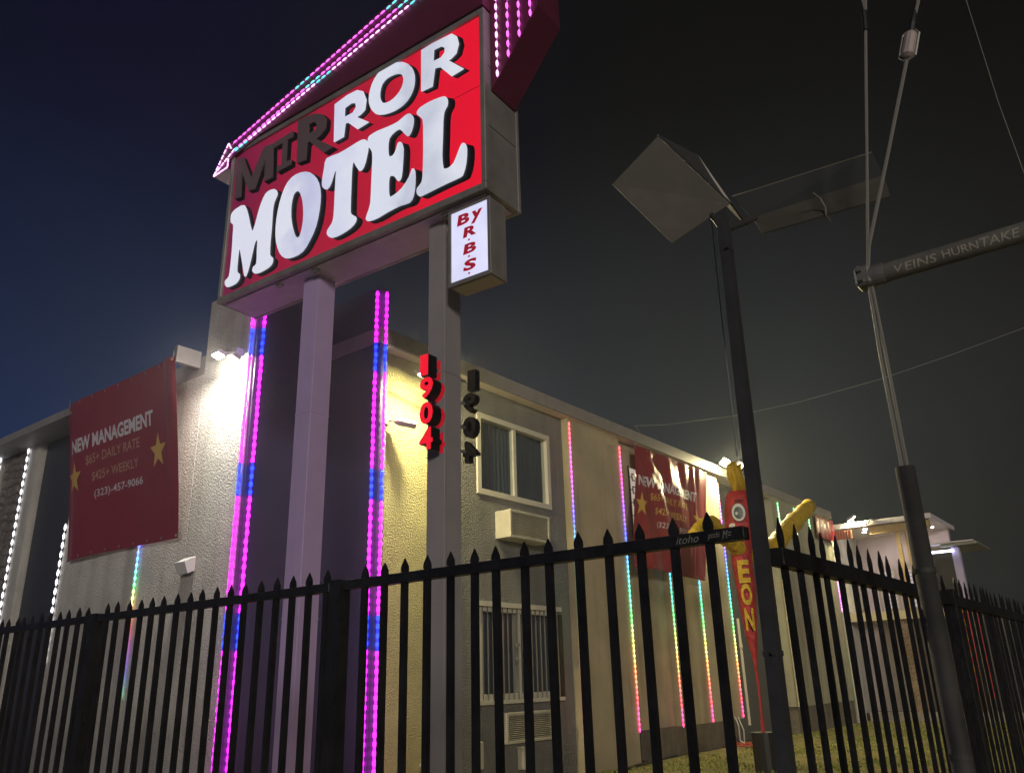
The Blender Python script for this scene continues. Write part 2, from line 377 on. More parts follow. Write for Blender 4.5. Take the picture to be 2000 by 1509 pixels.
# ------------------------------------------------------------------ far gallery wing
wing = empty('gallery_wing', (26, 6, 0), 'far two storey wing with lit upper gallery, timber beam and white floor edge', 'building')
wall('floor_slab', creambeam, [(26.0, 28.6, 4.6, 7.69, 2.74, 2.98)], parent=wing)
wall('wall', pinkw, [(28.3, 28.5, 5.0, 8.6, 2.98, 5.44)], 'pale pink upper wall lit by the soffit lights', wing)
wall('wall', pinkw, [(26.9, 27.1, 5.75, 8.0, 0.25, 2.74)], 'pale lower wall in shade of the gallery', wing)
wall('side_wall', stucco_w, [(25.5, 28.3, 7.73, 8.0, 0, 5.44)], parent=wing)
wall('roof', whitem, [(25.7, 28.9, 4.9, 7.72, 5.44, 5.58)], parent=wing)
wall('beam', timber, [(25.86, 26.0, 5.0, 6.66, 5.19, 5.42)], 'raw timber beam along the roof front', wing)
wall('post', timber, [(25.9, 26.0, 5.86, 5.97, 2.98, 5.18)], 'timber roof post', wing)
wall('post', timber, [(25.9, 26.0, 5.66, 5.72, 2.98, 5.18)], 'thin timber roof post', wing)
wall('kerb', mat('kerb_concrete', (.36, .31, .28), .9, bump=.3, bscale=20, var=.3), [(26.2, 29.5, 3.2, 7.6, 0, .25)], parent=wing)
wall('pillar', whitem, [(26.25, 26.5, 5.5, 5.72, .25, 2.74)], 'white lower pillar', wing)
sc_col = wall('stone_column', stonew, [(26.2, 26.5, 6.05, 6.42, .25, 2.74)], parent=wing)
rq = random.Random(11)
for k in range(60):
    yy = 6.05+rq.random()*.33; zz = .3+rq.random()*2.36; a, b = rq.uniform(.03, .07), rq.uniform(.03, .06)
    MB().prism([(26.2, yy+a*math.cos(t)*.6, zz+b*math.sin(t)*.6) for t in [6.283*j/6 for j in range(6)]], (-rq.uniform(.012, .03), 0, 0)).build('stone', stonew, sc_col)
for y0 in (4.5, 5.05):
    d = wall('door', brown, [(26.9, 26.96, y0, y0+.48, .25, 1.75)], parent=wing)
    MB().box(26.88, 26.9, y0+.06, y0+.1, .9, 1.0).build('handle', galv, d)
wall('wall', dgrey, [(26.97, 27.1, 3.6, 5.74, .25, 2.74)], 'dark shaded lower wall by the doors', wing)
ud = wall('door', blackm, [(28.2, 28.29, 5.0, 5.75, 2.98, 4.9)], 'black upper gallery door', wing)
MB().box(28.17, 28.2, 5.08, 5.12, 3.8, 3.95).build('handle', galv, ud)
for k, (y0, y1) in enumerate(((6.75, 7.25), (5.95, 6.5))):
    wn = wall('window', framew, [(28.24, 28.3, y0, y1, 3.15, 4.35)], parent=wing)
    MB().box(28.23, 28.238, y0+.05, y1-.05, 3.2, 4.3).build('pane', emis('pale_lit_pane', (1, .85, .9), .25, (.6, .55, .6)), wn)
    for j in range(9): MB().box(28.215, 28.229, y0+.05, y1-.05, 3.3+j*.115, 3.312+j*.115).build('bar', blackm, wn)
dl = MB().tube([(0, 0, 0), (0, 0, -.006)], .06, 12).mesh('downlight', emis('downlight_glow', (1, .93, .82), 60))
for k in range(9):
    link('downlight', dl, wing, (26.35+(k % 3)*.62, 5.3+(k//3)*.8+.2*(k % 2), 5.437))
wall('roof', galv, [(25.9, 27.8, 3.9, 4.85, 4.62, 4.68)], 'lower sheet metal canopy over the stairs', wing)
wall('canopy_ceiling', whitem, [(25.9, 27.8, 4.0, 5.5, 4.70, 4.74)], parent=wing)
wall('tube_light', emis('tube_light_glow', (.72, .75, 1), 6), [(26.0, 26.06, 4.55, 5.25, 4.47, 4.53)], parent=wing)
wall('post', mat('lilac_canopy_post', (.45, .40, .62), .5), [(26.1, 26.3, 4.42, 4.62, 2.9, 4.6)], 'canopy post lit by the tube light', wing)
gr = MB().box(25.56, 25.6, 7.1, 7.66, 5.10, 5.36).build('vent_grille', mat('terracotta_metal', (.42, .17, .10), .5), wing)
for k in range(7): MB().box(25.54, 25.56, 7.12+k*.078, 7.15+k*.078, 5.12, 5.34).build('slat', mat('terracotta_light', (.6, .3, .2), .5), gr)

# ------------------------------------------------------------------ through-wall air conditioners
def aircon(x0, x1, z0, z1, d, label):
    t = empty('air_conditioner', ((x0+x1)/2, YW, z0), label, 'air conditioner', 'air conditioners under the motel windows')
    y0 = YW-d; b = .05
    MB().box(x0, x0+b, y0, YW-.002, z0, z1).box(x1-b, x1, y0, YW-.002, z0, z1).box(x0+b, x1-b, y0, YW-.002, z1-b*.8, z1).box(x0+b, x1-b, y0, YW-.002, z0, z0+b*.8).build('casing', acm, t, bevel=.006)
    MB().box(x0+b, x1-b, YW-d*.55, YW-.004, z0+b*.8, z1-b*.8).build('grille_back', acdark, t)
    n = 13; hz = (z1-z0-b*1.6)/n
    sl = MB().obox((x0+b, y0+.006, 0), (x1-x0-2*b, 0, 0), (0, .028, -.016), (0, .003, .006)).mesh('slat', acm)
    for k in range(n): link('slat', sl, t, (0, 0, z0+b*.8+hz*(k+.62)))
    return t
aircon(9.60, 10.62, 3.40, 3.82, .30, 'boxy louvred air conditioner jutting out under the upper window')
aircon(9.66, 10.80, .55, .96, .10, 'flush louvred air conditioner below the barred lower window')
ub = empty('utility_box', (10.06, YW, .2), 'small pale utility box low on the grey wall below the air conditioner', 'utility box')
MB().box(10.0, 10.16, YW-.12, YW-.003, .2, .48).build('box_body', acm, ub, bevel=.008)
MB().box(9.98, 10.18, YW-.13, YW-.003, .482, .50).build('lid', acm, ub)
ub2 = MB().box(9.12, 9.2, YW-.06, YW-.003, .28, .62).build('meter_box', acm, bevel=.008)
tag(ub2, 'narrow grey meter box on the wall left of the flush air conditioner', 'meter box')

# ------------------------------------------------------------------ conduit and camera on the cream wall
cd_ = MB().tube([(7.26, YW-.03, 5.70), (7.26, YW-.03, 5.62), (7.24, YW-.03, 0.1)], .022, 8)
for z in (5.4, 4.55, 3.3, 2.2, 1.1): cd_.box(7.20, 7.29, YW-.036, YW-.002, z, z+.03)
tag(cd_.build('conduit_pipe', postm, smooth=False), 'thin grey conduit running down the cream wall beside the tower', 'pipe')
cm = empty('security_camera', (7.3, YW, 4.72), 'white bullet security camera on the conduit of the cream wall', 'camera')
MB().box(7.2, 7.30, YW-.08, YW-.002, 4.66, 4.80).build('junction_box', acm, cm, bevel=.008)
MB().tube([(7.28, YW-.07, 4.73), (7.36, YW-.14, 4.72), (7.40, YW-.16, 4.73)], .014, 6).build('bracket', acm, cm)
MB().tube([(7.36, YW-.11, 4.73), (7.40, YW-.135, 4.725), (7.60, YW-.26, 4.69)], [.03, .05, .05], 14).build('camera_body', whitep, cm, smooth=False)
MB().tube([(7.60, YW-.26, 4.69), (7.612, YW-.267, 4.688)], .038, 14).build('lens', blackm, cm)
for x, n in ((8.05, 0), (8.38, 1)):
    tp = MB().tube([(x, YW-.003, .42), (x, YW-.09, .42)], .03, 8).tube([(x, YW-.09, .45), (x, YW-.09, .36)], .022, 8).build('outdoor_tap', whitep)
    tag(tp, ('white tap low on the cream wall, nearer the tower', 'white tap low on the cream wall, behind the right sign post')[n], 'tap', 'taps low on the cream wall')
# pipes on the far walls
for x, y, z0, z1, lb in ((18.8, 8.08, .3, 2.6, 'thin pale pipe on the charcoal wall behind the tube dancer'), (20.86, YB-.05, .6, 3.6, 'pale downpipe at the near corner of the olive bay'), (25.3, YB-.05, .2, 3.0, 'pale downpipe at the far end of the olive bay')):
    p = MB().tube([(x, y, z1), (x, y, z0)], .035, 8)
    p.tube([(x, y, (z0+z1)/2+.5), (x, y, (z0+z1)/2+.58)], .05, 8)
    tag(p.build('downpipe', soffitm), lb, 'pipe')
sw = MB().tube([(X1-.002, 9.74, 2.86), (X1-.10, 9.74, 2.86)], .02, 6)
sconce = empty('wall_lamp', (X1, 9.73, 2.8), 'small unlit white wedge lamp on the white stucco under the left banner', 'wall lamp')
sw.build('bracket', whitep, sconce)
MB().prism([(X1-.01, 9.62, 2.98), (X1-.16, 9.62, 2.90), (X1-.10, 9.62, 2.76), (X1-.01, 9.62, 2.80)], (0, .24, 0)).build('lamp_shade', whitep, sconce)

# ------------------------------------------------------------------ twin-head floodlights
def flood(pos1, pos2, mount, nrm, glow1, glow2, label, size=(.20, .14), nrm2=None):
    """two lamp heads on a bracket; nrm = direction the lit face looks"""
    t = empty('floodlight', mount, label, 'floodlight', 'twin head floodlights along the roof edge')
    MB().box(mount[0]-.05, mount[0]+.05, mount[1]-.05, mount[1]+.05, mount[2]-.05, mount[2]+.05).build('bracket', whitem, t)
    for p, g, nn in ((pos1, glow1, nrm), (pos2, glow2, nrm2 or nrm)):
        p = Vector(p); n = Vector(nn).normalized(); sx = Vector((1, 0, 0)) if abs(n.x) < abs(n.y) else Vector((0, 1, 0))
        sx = (sx - n*sx.dot(n)).normalized(); sy = n.cross(sx).normalized(); a, b = size[0]/2, size[1]/2
        h = MB(); o = p - sx*a - sy*b - n*.05
        h.obox(o, sx*2*a, sy*2*b, n*.045)
        for k in range(5): h.obox(p - sx*(a*.8-k*a*.4+.005) - sy*b*.9 - n*.075, sx*.01, sy*2*b*.9, n*.026)
        hd = h.build('lamp_head', whitem, t, bevel=.003)
        MB().tube([mount, p-n*.05], .014, 6).build('arm', whitem, t)
        q = [p+sx*i*(a-.008)+sy*j*(b-.008) for i, j in ((-1, -1), (1, -1), (1, 1), (-1, 1))]
        MB().prism(q, n*.003).build('lamp_glass', g, hd)
    return t
warm = (1, .86, .46); cool = (1, .95, .84)
g_cool = emis('flood_cool', cool, 3000); g_cool2 = emis('flood_cool_dim', cool, 4)
g_warm = emis('flood_warm', warm, 2500); g_warm2 = emis('flood_warm_dim', warm, 3)
g_far = emis('flood_far', warm, 2700)
p1 = at(426, 695, 0, 5.51); p1b = at(455, 701, 0, 5.53)
flood(p1, p1b, (X1-.05, 9.05, 5.60), (-.34, 0, -.94), g_cool, g_cool2, 'twin floodlight on the white tower flank, lit cool white', (.15, .11))
p2 = at(831, 731, 1, 7.36); p2b = at(859, 739, 1, 7.38)
flood(p2, p2b, (7.88, 7.56, 5.63), (-.12, -.45, -.88), g_warm, emis('flood_warm_side', warm, 1200), 'twin floodlight under the eave behind the red house numbers', (.17, .12), (.5, -.5, -.7))
p3 = at(1416, 903, 1, 7.42); p3b = at(1446, 909, 1, 7.42)
flood(p3, p3b, (18.1, 7.56, 5.93), (-.22, -.62, -.75), g_far, g_warm2, 'twin floodlight above the right end of the front banner', (.24, .17))
p4 = at(1663, 1013, 0, 25.6); p4b = at(1698, 1021, 0, 25.7)
flood(p4, p4b, (25.85, 7.0, 5.50), (.42, -.40, -.82), emis('flood_gallery', warm, 1400), g_warm2, 'twin floodlight on the gallery roof by the timber beam', (.24, .17))

# ------------------------------------------------------------------ LED light strips
led_pink = emis('led_pink', (1, .012, .95), 4.5, (.2, .2, .2)); led_blue = emis('led_blue', (.006, .03, 1), 4.5, (.2, .2, .2))
led_white = emis('led_white', (.93, .92, 1), 4); led_teal = emis('led_teal', (.08, .75, .75), 1.6)
led_mag = emis('led_magenta', (.95, .10, .85), 2.2); led_hot = emis('led_pale_magenta', (1, .45, .95), 2.4)
tube_pink = emis('led_tube_pink', (.85, .004, .9), 2.0, (.2, .2, .2)); tube_blue = emis('led_tube_blue', (.003, .012, 1), 1.7, (.2, .2, .2))
tube_white = emis('led_tube_white', (.6, .6, .75), .35); tube_mag = emis('led_tube_dim', (.6, .05, .6), .5)
beadm = MB().tube([(0, 0, -.033), (0, 0, -.02), (0, 0, .02), (0, 0, .033)], [.013, .022, .022, .013], 8)
bead_p = beadm.mesh('bead', led_pink); bead_b = bead_p.copy(); bead_b.materials[0] = led_blue
bj = random.Random(21)
def big_strip(x, y, z0, z1, blues, label):
    t = empty('led_strip', (x, y, z0), label, 'light strip', 'pink and blue light strips on the corner tower')
    segs = [z0]; cols = []
    zz = z0; cur = False
    z = z0+.05; prev = z0
    for b0, b1 in sorted(blues):
        if b0 > prev: MB().tube([(x, y, prev), (x, y, b0)], .017, 8).build('led_tube', tube_pink, t)
        MB().tube([(x, y, b0), (x, y, b1)], .017, 8).build('led_tube', tube_blue, t); prev = b1
    MB().tube([(x, y, prev), (x, y, z1)], .017, 8).build('led_tube', tube_pink, t)
    while z < z1:
        link('bead', bead_b if any(b0 <= z <= b1 for b0, b1 in blues) else bead_p, t, (x+bj.uniform(-.003, .003), y+bj.uniform(-.003, .003), z)); z += .1*bj.uniform(.93, 1.07)
bl1 = [(1.80, 2.24), (3.62, 4.05), (5.47, 5.87)]
bl2 = [(1.76, 2.17), (3.58, 3.99), (5.33, 5.75)]
big_strip(X1-.03, 8.80, .1, 6.60, bl1, 'pink light strip on the white side of the tower edge by the left floodlight')
big_strip(X1+.06, 8.665, .1, 6.60, bl1, 'pink light strip on the dark side of the tower edge by the left floodlight')
big_strip(6.965, 7.70, .1, 6.52, bl2, 'pink light strip on the dark side of the fin beside the cream wall')
big_strip(7.07, 7.62, .1, 6.52, bl2, 'pink light strip on the narrow end of the fin, nearest the cream wall')

def fine_strip(pts, m, label, group, step=.085, r=.011, cord=None, name='led_strip'):
    t = empty(name, pts[0], label, 'light strip', group)
    MB().tube(pts, r*.55, 6).build('led_tube', cord or m, t)
    b = MB(); a, c = Vector(pts[0]), Vector(pts[-1]); L = (c-a).length; n = max(2, int(L/step))
    d = (c-a).normalized()*step*.34
    for k in range(n):
        p = a.lerp(c, (k+.5)/n)
        b.tube([p-d, p-d*.4, p+d*.4, p+d], [r*.6, r*1.5, r*1.5, r*.6], 6, cap=False)
    tag(b.build('beads', m, t), kind='stuff')
    return t
RB = [(0, (1, .02, .35)), (.10, (1, .05, .12)), (.2, (1, .3, .08)), (.27, (1, .75, .2)), (.36, (.15, .85, .2)), (.46, (.05, .75, .45)), (.56, (.05, .45, .9)), (.66, (.03, .08, 1)), (.76, (.35, .05, 1)), (.88, (1, .05, .45)), (1, (1, .06, .10))]
rb = rainbow('led_rainbow', RB, .48, 5.6, 3.2)
RB2 = [(0, (.2, .8, .3)), (.12, (.1, .2, 1)), (.25, (.6, .1, 1)), (.35, (1, .1, .15)), (.45, (1, .4, .1)), (.5, (1, .8, .2)), (.58, (.1, .8, .2)), (.72, (.05, .3, .8)), (.82, (.03, .05, 1)), (.83, (1, .05, .1)), (1, (1, .05, .1))]
rb2 = rainbow('led_rainbow_side', RB2, 1.3, 3.75, 3.2)
gr_ = rainbow('led_green', [(0, (.03, .7, .35)), (.3, (.8, .95, .5)), (.55, (.9, .1, .9)), (.8, (.9, .9, .6)), (1, (.15, .9, .35))], .5, 5.7, 3)
GF = 'rainbow light strips on the front bays'
y = YB-.02
for x, z0, z1, lb in ((11.535, .5, 5.66, 'rainbow light strip on the corner between the grey window bay and the tan wall'),
                      (13.23, .49, 5.56, 'rainbow light strip beside the lit lattice window'),
                      (14.84, .48, 3.4, 'rainbow light strip hanging from under the middle of the front banner'),
                      (16.12, .50, 3.4, 'rainbow light strip hanging from under the right end of the front banner'),
                      (17.585, .52, 5.56, 'rainbow light strip at the far corner of the tan wall, under the floodlight')):
    fine_strip([(x, y, z1), (x, y, z0)], rb, lb, GF)
for x, z1, lb in ((21.3, 5.65, 'green light strip on the olive bay nearest the dark pole'), (22.5, 5.67, 'green light strip on the olive bay behind the yellow arm'), (23.64, 5.62, 'green light strip beside the dark red far banner')):
    fine_strip([(x, y, z1), (x, y, 2.9)], gr_, lb, 'green light strips on the far olive bay')
fine_strip([(25.40, y, 3.9), (25.40, y, .55)], gr_, 'green light strip at the far corner of the olive bay, low down', 'green light strips on the far olive bay')
fine_strip([(26.17, 6.44, 1.5), (26.17, 6.44, .4)], gr_, 'short green light strip on the warm stone column', 'green light strips on the far olive bay')
fine_strip([(X1-.03, 11.04, 3.75), (X1-.03, 11.04, 1.3)], rb2, 'rainbow light strip hanging out under the left banner', 'rainbow light strips on the side wall')
GW = 'white light strips on the side wall'
fine_strip([(X1-.03, 15.325, 5.50), (X1-.03, 15.325, 2.0)], led_white, 'white light strip between the stone panel and the pale pilaster', GW, .14, .0105, tube_white)
fine_strip([(X1-.03, 13.40, 3.9), (X1-.03, 13.40, 1.8)], led_white, 'white light strip below the left edge of the left banner', GW, .14, .0105, tube_white)
fine_strip([(X1-.03, 16.52, 5.55), (X1-.03, 16.52, 2.0)], led_white, 'white light strip at the far edge of the stone panel', GW, .14, .0105, tube_white)

# ------------------------------------------------------------------ lettering helpers
def text_polys(s, bold=0.0, shear=0.0, space=1.0, res=3):
    cu = bpy.data.curves.new('lettering', 'FONT'); cu.body = s; cu.size = 1; cu.resolution_u = res; cu.offset = bold; cu.shear = shear
    cu.space_character = space; cu.fill_mode = 'FRONT'
    ob = bpy.data.objects.new('lettering', cu); COL.objects.link(ob)
    bpy.context.view_layer.update()
    me = bpy.data.meshes.new_from_object(ob.evaluated_get(bpy.context.evaluated_depsgraph_get()))
    bpy.data.objects.remove(ob); bpy.data.curves.remove(cu)
    v = [tuple(q.co[:2]) for q in me.vertices]; f = [tuple(p.vertices) for p in me.polygons]
    bpy.data.meshes.remove(me); return v, f
def text_mesh(s, mapfn, x0, x1, y0, y1, m, bold=0.0, shear=0.0, sub=0, name='lettering', thick=0.0, space=1.0, minlen=.05):
    """fits the text to the box x0..x1, y0..y1 and sends each 2D point through mapfn(x, y) -> 3D"""
    v, f = text_polys(s, bold, shear, space)
    xa, xb = min(p[0] for p in v), max(p[0] for p in v); ya, yb = min(p[1] for p in v), max(p[1] for p in v)
    bm = bmesh.new(); vs = [bm.verts.new((x0+(p[0]-xa)/(xb-xa)*(x1-x0), y0+(p[1]-ya)/(yb-ya)*(y1-y0), 0)) for p in v]
    for q in f:
        try: bm.faces.new([vs[i] for i in q])
        except ValueError: pass
    bmesh.ops.triangulate(bm, faces=bm.faces[:])
    for k in range(sub): 
        bmesh.ops.subdivide_edges(bm, edges=[e for e in bm.edges if e.calc_length() > minlen], cuts=1); bmesh.ops.triangulate(bm, faces=bm.faces[:])
    if thick:
        r = bmesh.ops.extrude_face_region(bm, geom=bm.faces[:])
        for g in r['geom']:
            if isinstance(g, bmesh.types.BMVert): g.co.z = thick
    for q in bm.verts: q.co = Vector(mapfn(q.co.x, q.co.y, q.co.z))
    bmesh.ops.recalc_face_normals(bm, faces=bm.faces[:])
    me = bpy.data.meshes.new(name); bm.to_mesh(me); bm.free(); me.materials.append(m); return me

# ------------------------------------------------------------------ the two NEW MANAGEMENT banners
def banner(P, label, folds):
    W_, H_ = 3.12, 2.42
    nx, ny = 90, 60
    t = empty('banner', P(0, 0, 0), label, 'banner', 'red NEW MANAGEMENT banners hung from the eaves')
    bm = bmesh.new(); g = [[bm.verts.new(P(W_*i/nx, H_*j/ny, 0)) for j in range(ny+1)] for i in range(nx+1)]
    for i in range(nx):
        for j in range(ny): bm.faces.new((g[i][j], g[i+1][j], g[i+1][j+1], g[i][j+1]))
    me = bpy.data.meshes.new('cloth'); bm.to_mesh(me); bm.free(); me.materials.append(redm)
    for p in me.polygons: p.use_smooth = True
    link('cloth', me, t)
    def mp(s, h, z): return P(s, h, .012)
    for s, x0, x1, y0, y1, m, bold in (('NEW MANAGEMENT', .14, 2.50, 1.60, 1.82, bwhite, .035), ('$65+ DAILY RATE', .60, 2.12, 1.34, 1.505, btan if not folds else bgold, .008),
                                        ('$425+ WEEKLY', .78, 2.08, 1.07, 1.225, btan if not folds else bgold, .008), ('(323)-457-9066', .86, 2.20, .80, .945, bwhite, .008)):
        link('lettering', text_mesh(s, mp, x0, x1, y0, y1, m, bold, sub=2), t)
    for cx in (.24, 2.62):
        pts = []
        for k in range(10):
            r = .26 if k % 2 == 0 else .105; a = math.pi/2+k*math.pi/5; pts.append((cx+r*math.cos(a)*.85, 1.22+r*math.sin(a)))
        bm = bmesh.new(); vs = [bm.verts.new((*p, 0)) for p in pts]
        for q in tessellate_polygon([[Vector((*p, 0)) for p in pts]]): bm.faces.new([vs[i] for i in q])
        for k in range(3):
            bmesh.ops.subdivide_edges(bm, edges=[e for e in bm.edges if e.calc_length() > .06], cuts=1); bmesh.ops.triangulate(bm, faces=bm.faces[:])
        for q in bm.verts: q.co = P(q.co.x, q.co.y, .012)
        me = bpy.data.meshes.new('star'); bm.to_mesh(me); bm.free(); me.materials.append(bgold); link('star', me, t)
    for k in range(9):
        for hh in (.04, H_-.04):
            c = P(.04+k*(W_-.08)/8, hh, .008); q = [P(.04+k*(W_-.08)/8+.016*math.cos(a), hh+.016*math.sin(a), .010) for a in [6.283*j/8 for j in range(8)]]
            MB().tube(q+[q[0]], .005, 5, cap=False).build('eyelet', galv, t)
    for s in (.02, 3.10):
        p = P(s, H_-.02, .01)
        MB().tube([p, p+Vector((0, 0, .10))], .006, 5).build('rope', wirem, t)
    return t
def PL(s, h, d):                  # side banner: hangs from the low eave, its foot swings back to the wall
    k = h/2.42; y = 13.05-s; s_ = s/3.12
    x = 5.70-.34*k**1.2
    f = .018*math.sin(s*2.1+.8)*(1-k*.6)+.035*math.exp(-((s_-.965)/.03)**2)*k+.02*math.exp(-((s_-.93)/.02)**2)*k-.03*math.exp(-((s_-.01)/.035)**2)
    return Vector((x-f-d, y, 3.25+h+.02*math.sin(s*1.3)*(1-k)))
def PR(s, h, d):                  # front banner: creased and billowing
    k = h/2.42; s_ = s/3.12
    q = (s-3.0*(1-k)*.22)
    fold = .006*math.sin(q*17+2*math.sin(h*1.7))*(.35+.65*k)+.024*math.sin((s+.55*h)*7.5+1.0)*math.exp(-((s_-.35)/.4)**2)+.035*math.exp(-((s_-.80-.02*math.sin(h*2))/.022)**2)*.8-.02*math.exp(-((s_-.84)/.025)**2)
    rad = math.hypot(s-.05, 2.42-h)+.05; ang = math.atan2(2.42-h, s+.001)
    fold += .022*math.sin(ang*17)*math.exp(-rad*.9)*min(1, rad*2)
    belly = .10*math.sin(math.pi*min(1, s_*1.02))*math.sin(math.pi*k)*.6
    y = 7.55-.13*(1-k)-belly-fold
    return Vector((13.62-.64*(1-k)+s*(1.01-.08*(1-k)), y-d, 3.22+h+.03*math.sin(s*1.6)*(1-k)))
banner(PL, 'smooth red banner reading NEW MANAGEMENT on the side wall, left of the tower', False)
banner(PR, 'creased red banner reading NEW MANAGEMENT on the front wall behind the fence', True)
fb = empty('banner', (24.7, 7.6, 5.6), 'small dark red banner under the far roof edge between the green strips and the gallery', 'banner')
bm = bmesh.new(); g = [[bm.verts.new((23.9+i*.055, 7.58-.02*math.sin(i*.9)*(1-j*.05), 5.02+j*.045)) for j in range(15)] for i in range(30)]
for i in range(29):
    for j in range(14): bm.faces.new((g[i][j], g[i+1][j], g[i+1][j+1], g[i][j+1]))
me = bpy.data.meshes.new('cloth'); bm.to_mesh(me); bm.free(); me.materials.append(redm); link('cloth', me, fb)
MB().tube([(23.9, 7.58, 5.66), (25.5, 7.58, 5.66)], .01, 5).build('rope', wirem, fb)

# ------------------------------------------------------------------ the pylon sign
SP = Vector((4.26, 3.479, 5.011)); SA = math.radians(93)
SU = Vector((math.cos(SA), math.sin(SA), 0)); SV = Vector((math.sin(SA), -math.cos(SA), 0)); SZ = Vector((0, 0, 1))
def S(u, v, z): return SP+SU*u+SV*v+SZ*z
class SB(MB):
    def sbox(s, u0, u1, v0, v1, z0, z1): return s.obox(S(u0, v0, z0), SU*(u1-u0), SV*(v1-v0), SZ*(z1-z0))
sign = empty('motel_sign', S(1.5, .25, -5.011), 'tall red lit pylon sign reading MIRROR MOTEL with an arrow of pink lights on top', 'sign')
CW, CH, CD = 3.37, 1.80, .43
cab = SB(); cab.sbox(.0, CW, .012, CD-.012, 0.004, CH-.004)
cabo = cab.build('cabinet', silver, sign)
fr = SB(); b = .055
for v0, v1 in ((-.03, .012), (CD-.012, CD+.03)):
    fr.sbox(-.005, CW+.005, v0, v1, CH-b, CH).sbox(-.005, CW+.005, v0, v1, 0, b+.01).sbox(-.005, b-.01, v0, v1, b+.01, CH-b).sbox(CW-b+.01, CW+.005, v0, v1, b+.01, CH-b)
fr.build('frame', silver, cabo, bevel=.006)
un = SB(); un.sbox(.05, CW-.05, .03, CD-.03, -.006, .0)
for k in range(7):
    for zz in (.028, CH-.028): SB().sbox(.05+k*.54, .065+k*.54, -.034, -.029, zz-.007, zz+.007).build('screw', galv, cabo)
for zz in (.62, 1.22): SB().sbox(-.002, .0, .03, CD-.03, zz, zz+.006).build('panel_joint', signblack, cabo)
un.build('underside', mat('underside_paint_with_purple_light', (.68, .54, .80), .4, var=.12, vscale=6, stain=.3), cabo)  # purple light under the cabinet is put into this colour
for u_ in (.45, 2.0, 2.5):
    SB().sbox(u_, u_+.07, .05, .09, -.03, -.007).build('mounting_lug', galv, cabo)
# back-lit red face: the tubes behind it are weak at the far left
fm = bpy.data.materials.new('sign_red_face'); fm.use_nodes = True; t_ = fm.node_tree; bs = t_.nodes['Principled BSDF']
bs.inputs['Base Color'].default_value = (.16, .01, .02, 1); bs.inputs['Roughness'].default_value = .3
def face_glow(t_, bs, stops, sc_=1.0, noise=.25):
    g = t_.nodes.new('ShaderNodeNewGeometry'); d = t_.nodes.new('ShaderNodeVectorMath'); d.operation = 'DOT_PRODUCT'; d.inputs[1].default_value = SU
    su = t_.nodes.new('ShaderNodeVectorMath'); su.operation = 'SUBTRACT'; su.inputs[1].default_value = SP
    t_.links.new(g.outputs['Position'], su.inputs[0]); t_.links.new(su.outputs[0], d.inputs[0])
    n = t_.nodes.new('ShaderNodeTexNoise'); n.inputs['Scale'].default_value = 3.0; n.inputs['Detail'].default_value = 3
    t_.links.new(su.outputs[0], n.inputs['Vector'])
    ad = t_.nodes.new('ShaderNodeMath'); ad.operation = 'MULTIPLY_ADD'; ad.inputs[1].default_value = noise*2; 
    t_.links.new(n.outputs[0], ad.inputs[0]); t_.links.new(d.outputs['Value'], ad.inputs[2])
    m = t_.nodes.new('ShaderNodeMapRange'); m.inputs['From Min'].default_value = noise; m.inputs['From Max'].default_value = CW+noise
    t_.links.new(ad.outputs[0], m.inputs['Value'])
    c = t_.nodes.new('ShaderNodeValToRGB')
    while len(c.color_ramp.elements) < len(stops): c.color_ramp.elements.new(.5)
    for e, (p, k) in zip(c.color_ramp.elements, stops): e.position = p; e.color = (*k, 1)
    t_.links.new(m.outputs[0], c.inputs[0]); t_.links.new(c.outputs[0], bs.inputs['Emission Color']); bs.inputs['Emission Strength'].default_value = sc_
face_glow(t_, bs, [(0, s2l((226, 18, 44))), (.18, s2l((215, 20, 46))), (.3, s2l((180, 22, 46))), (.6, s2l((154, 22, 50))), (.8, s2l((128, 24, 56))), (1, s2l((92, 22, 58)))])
MATS['face'] = fm
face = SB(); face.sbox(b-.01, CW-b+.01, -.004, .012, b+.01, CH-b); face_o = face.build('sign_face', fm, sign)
SB().sbox(b, .75, -.0055, -.004, 1.02, 1.024).build('panel_seam', mat('seam_red', (.25, .01, .02), .5), face_o)
lm = bpy.data.materials.new('lit_letter_white'); lm.use_nodes = True; t_ = lm.node_tree; bs = t_.nodes['Principled BSDF']
bs.inputs['Base Color'].default_value = (.2, .2, .21, 1); bs.inputs['Roughness'].default_value = .3
face_glow(t_, bs, [(0, (.76, .80, .92)), (.10, (.86, .89, 1)), (.22, (.62, .66, .80)), (.28, (.80, .84, .98)), (.45, (.83, .86, 1)), (.56, (.70, .72, .95)), (.64, (.60, .62, .86)), (.72, (.85, .87, 1)), (.9, (.82, .84, 1)), (1, (.85, .88, 1))], .80, .42)
lu = mat('unlit_letter_face', (.22, .155, .17), .4)
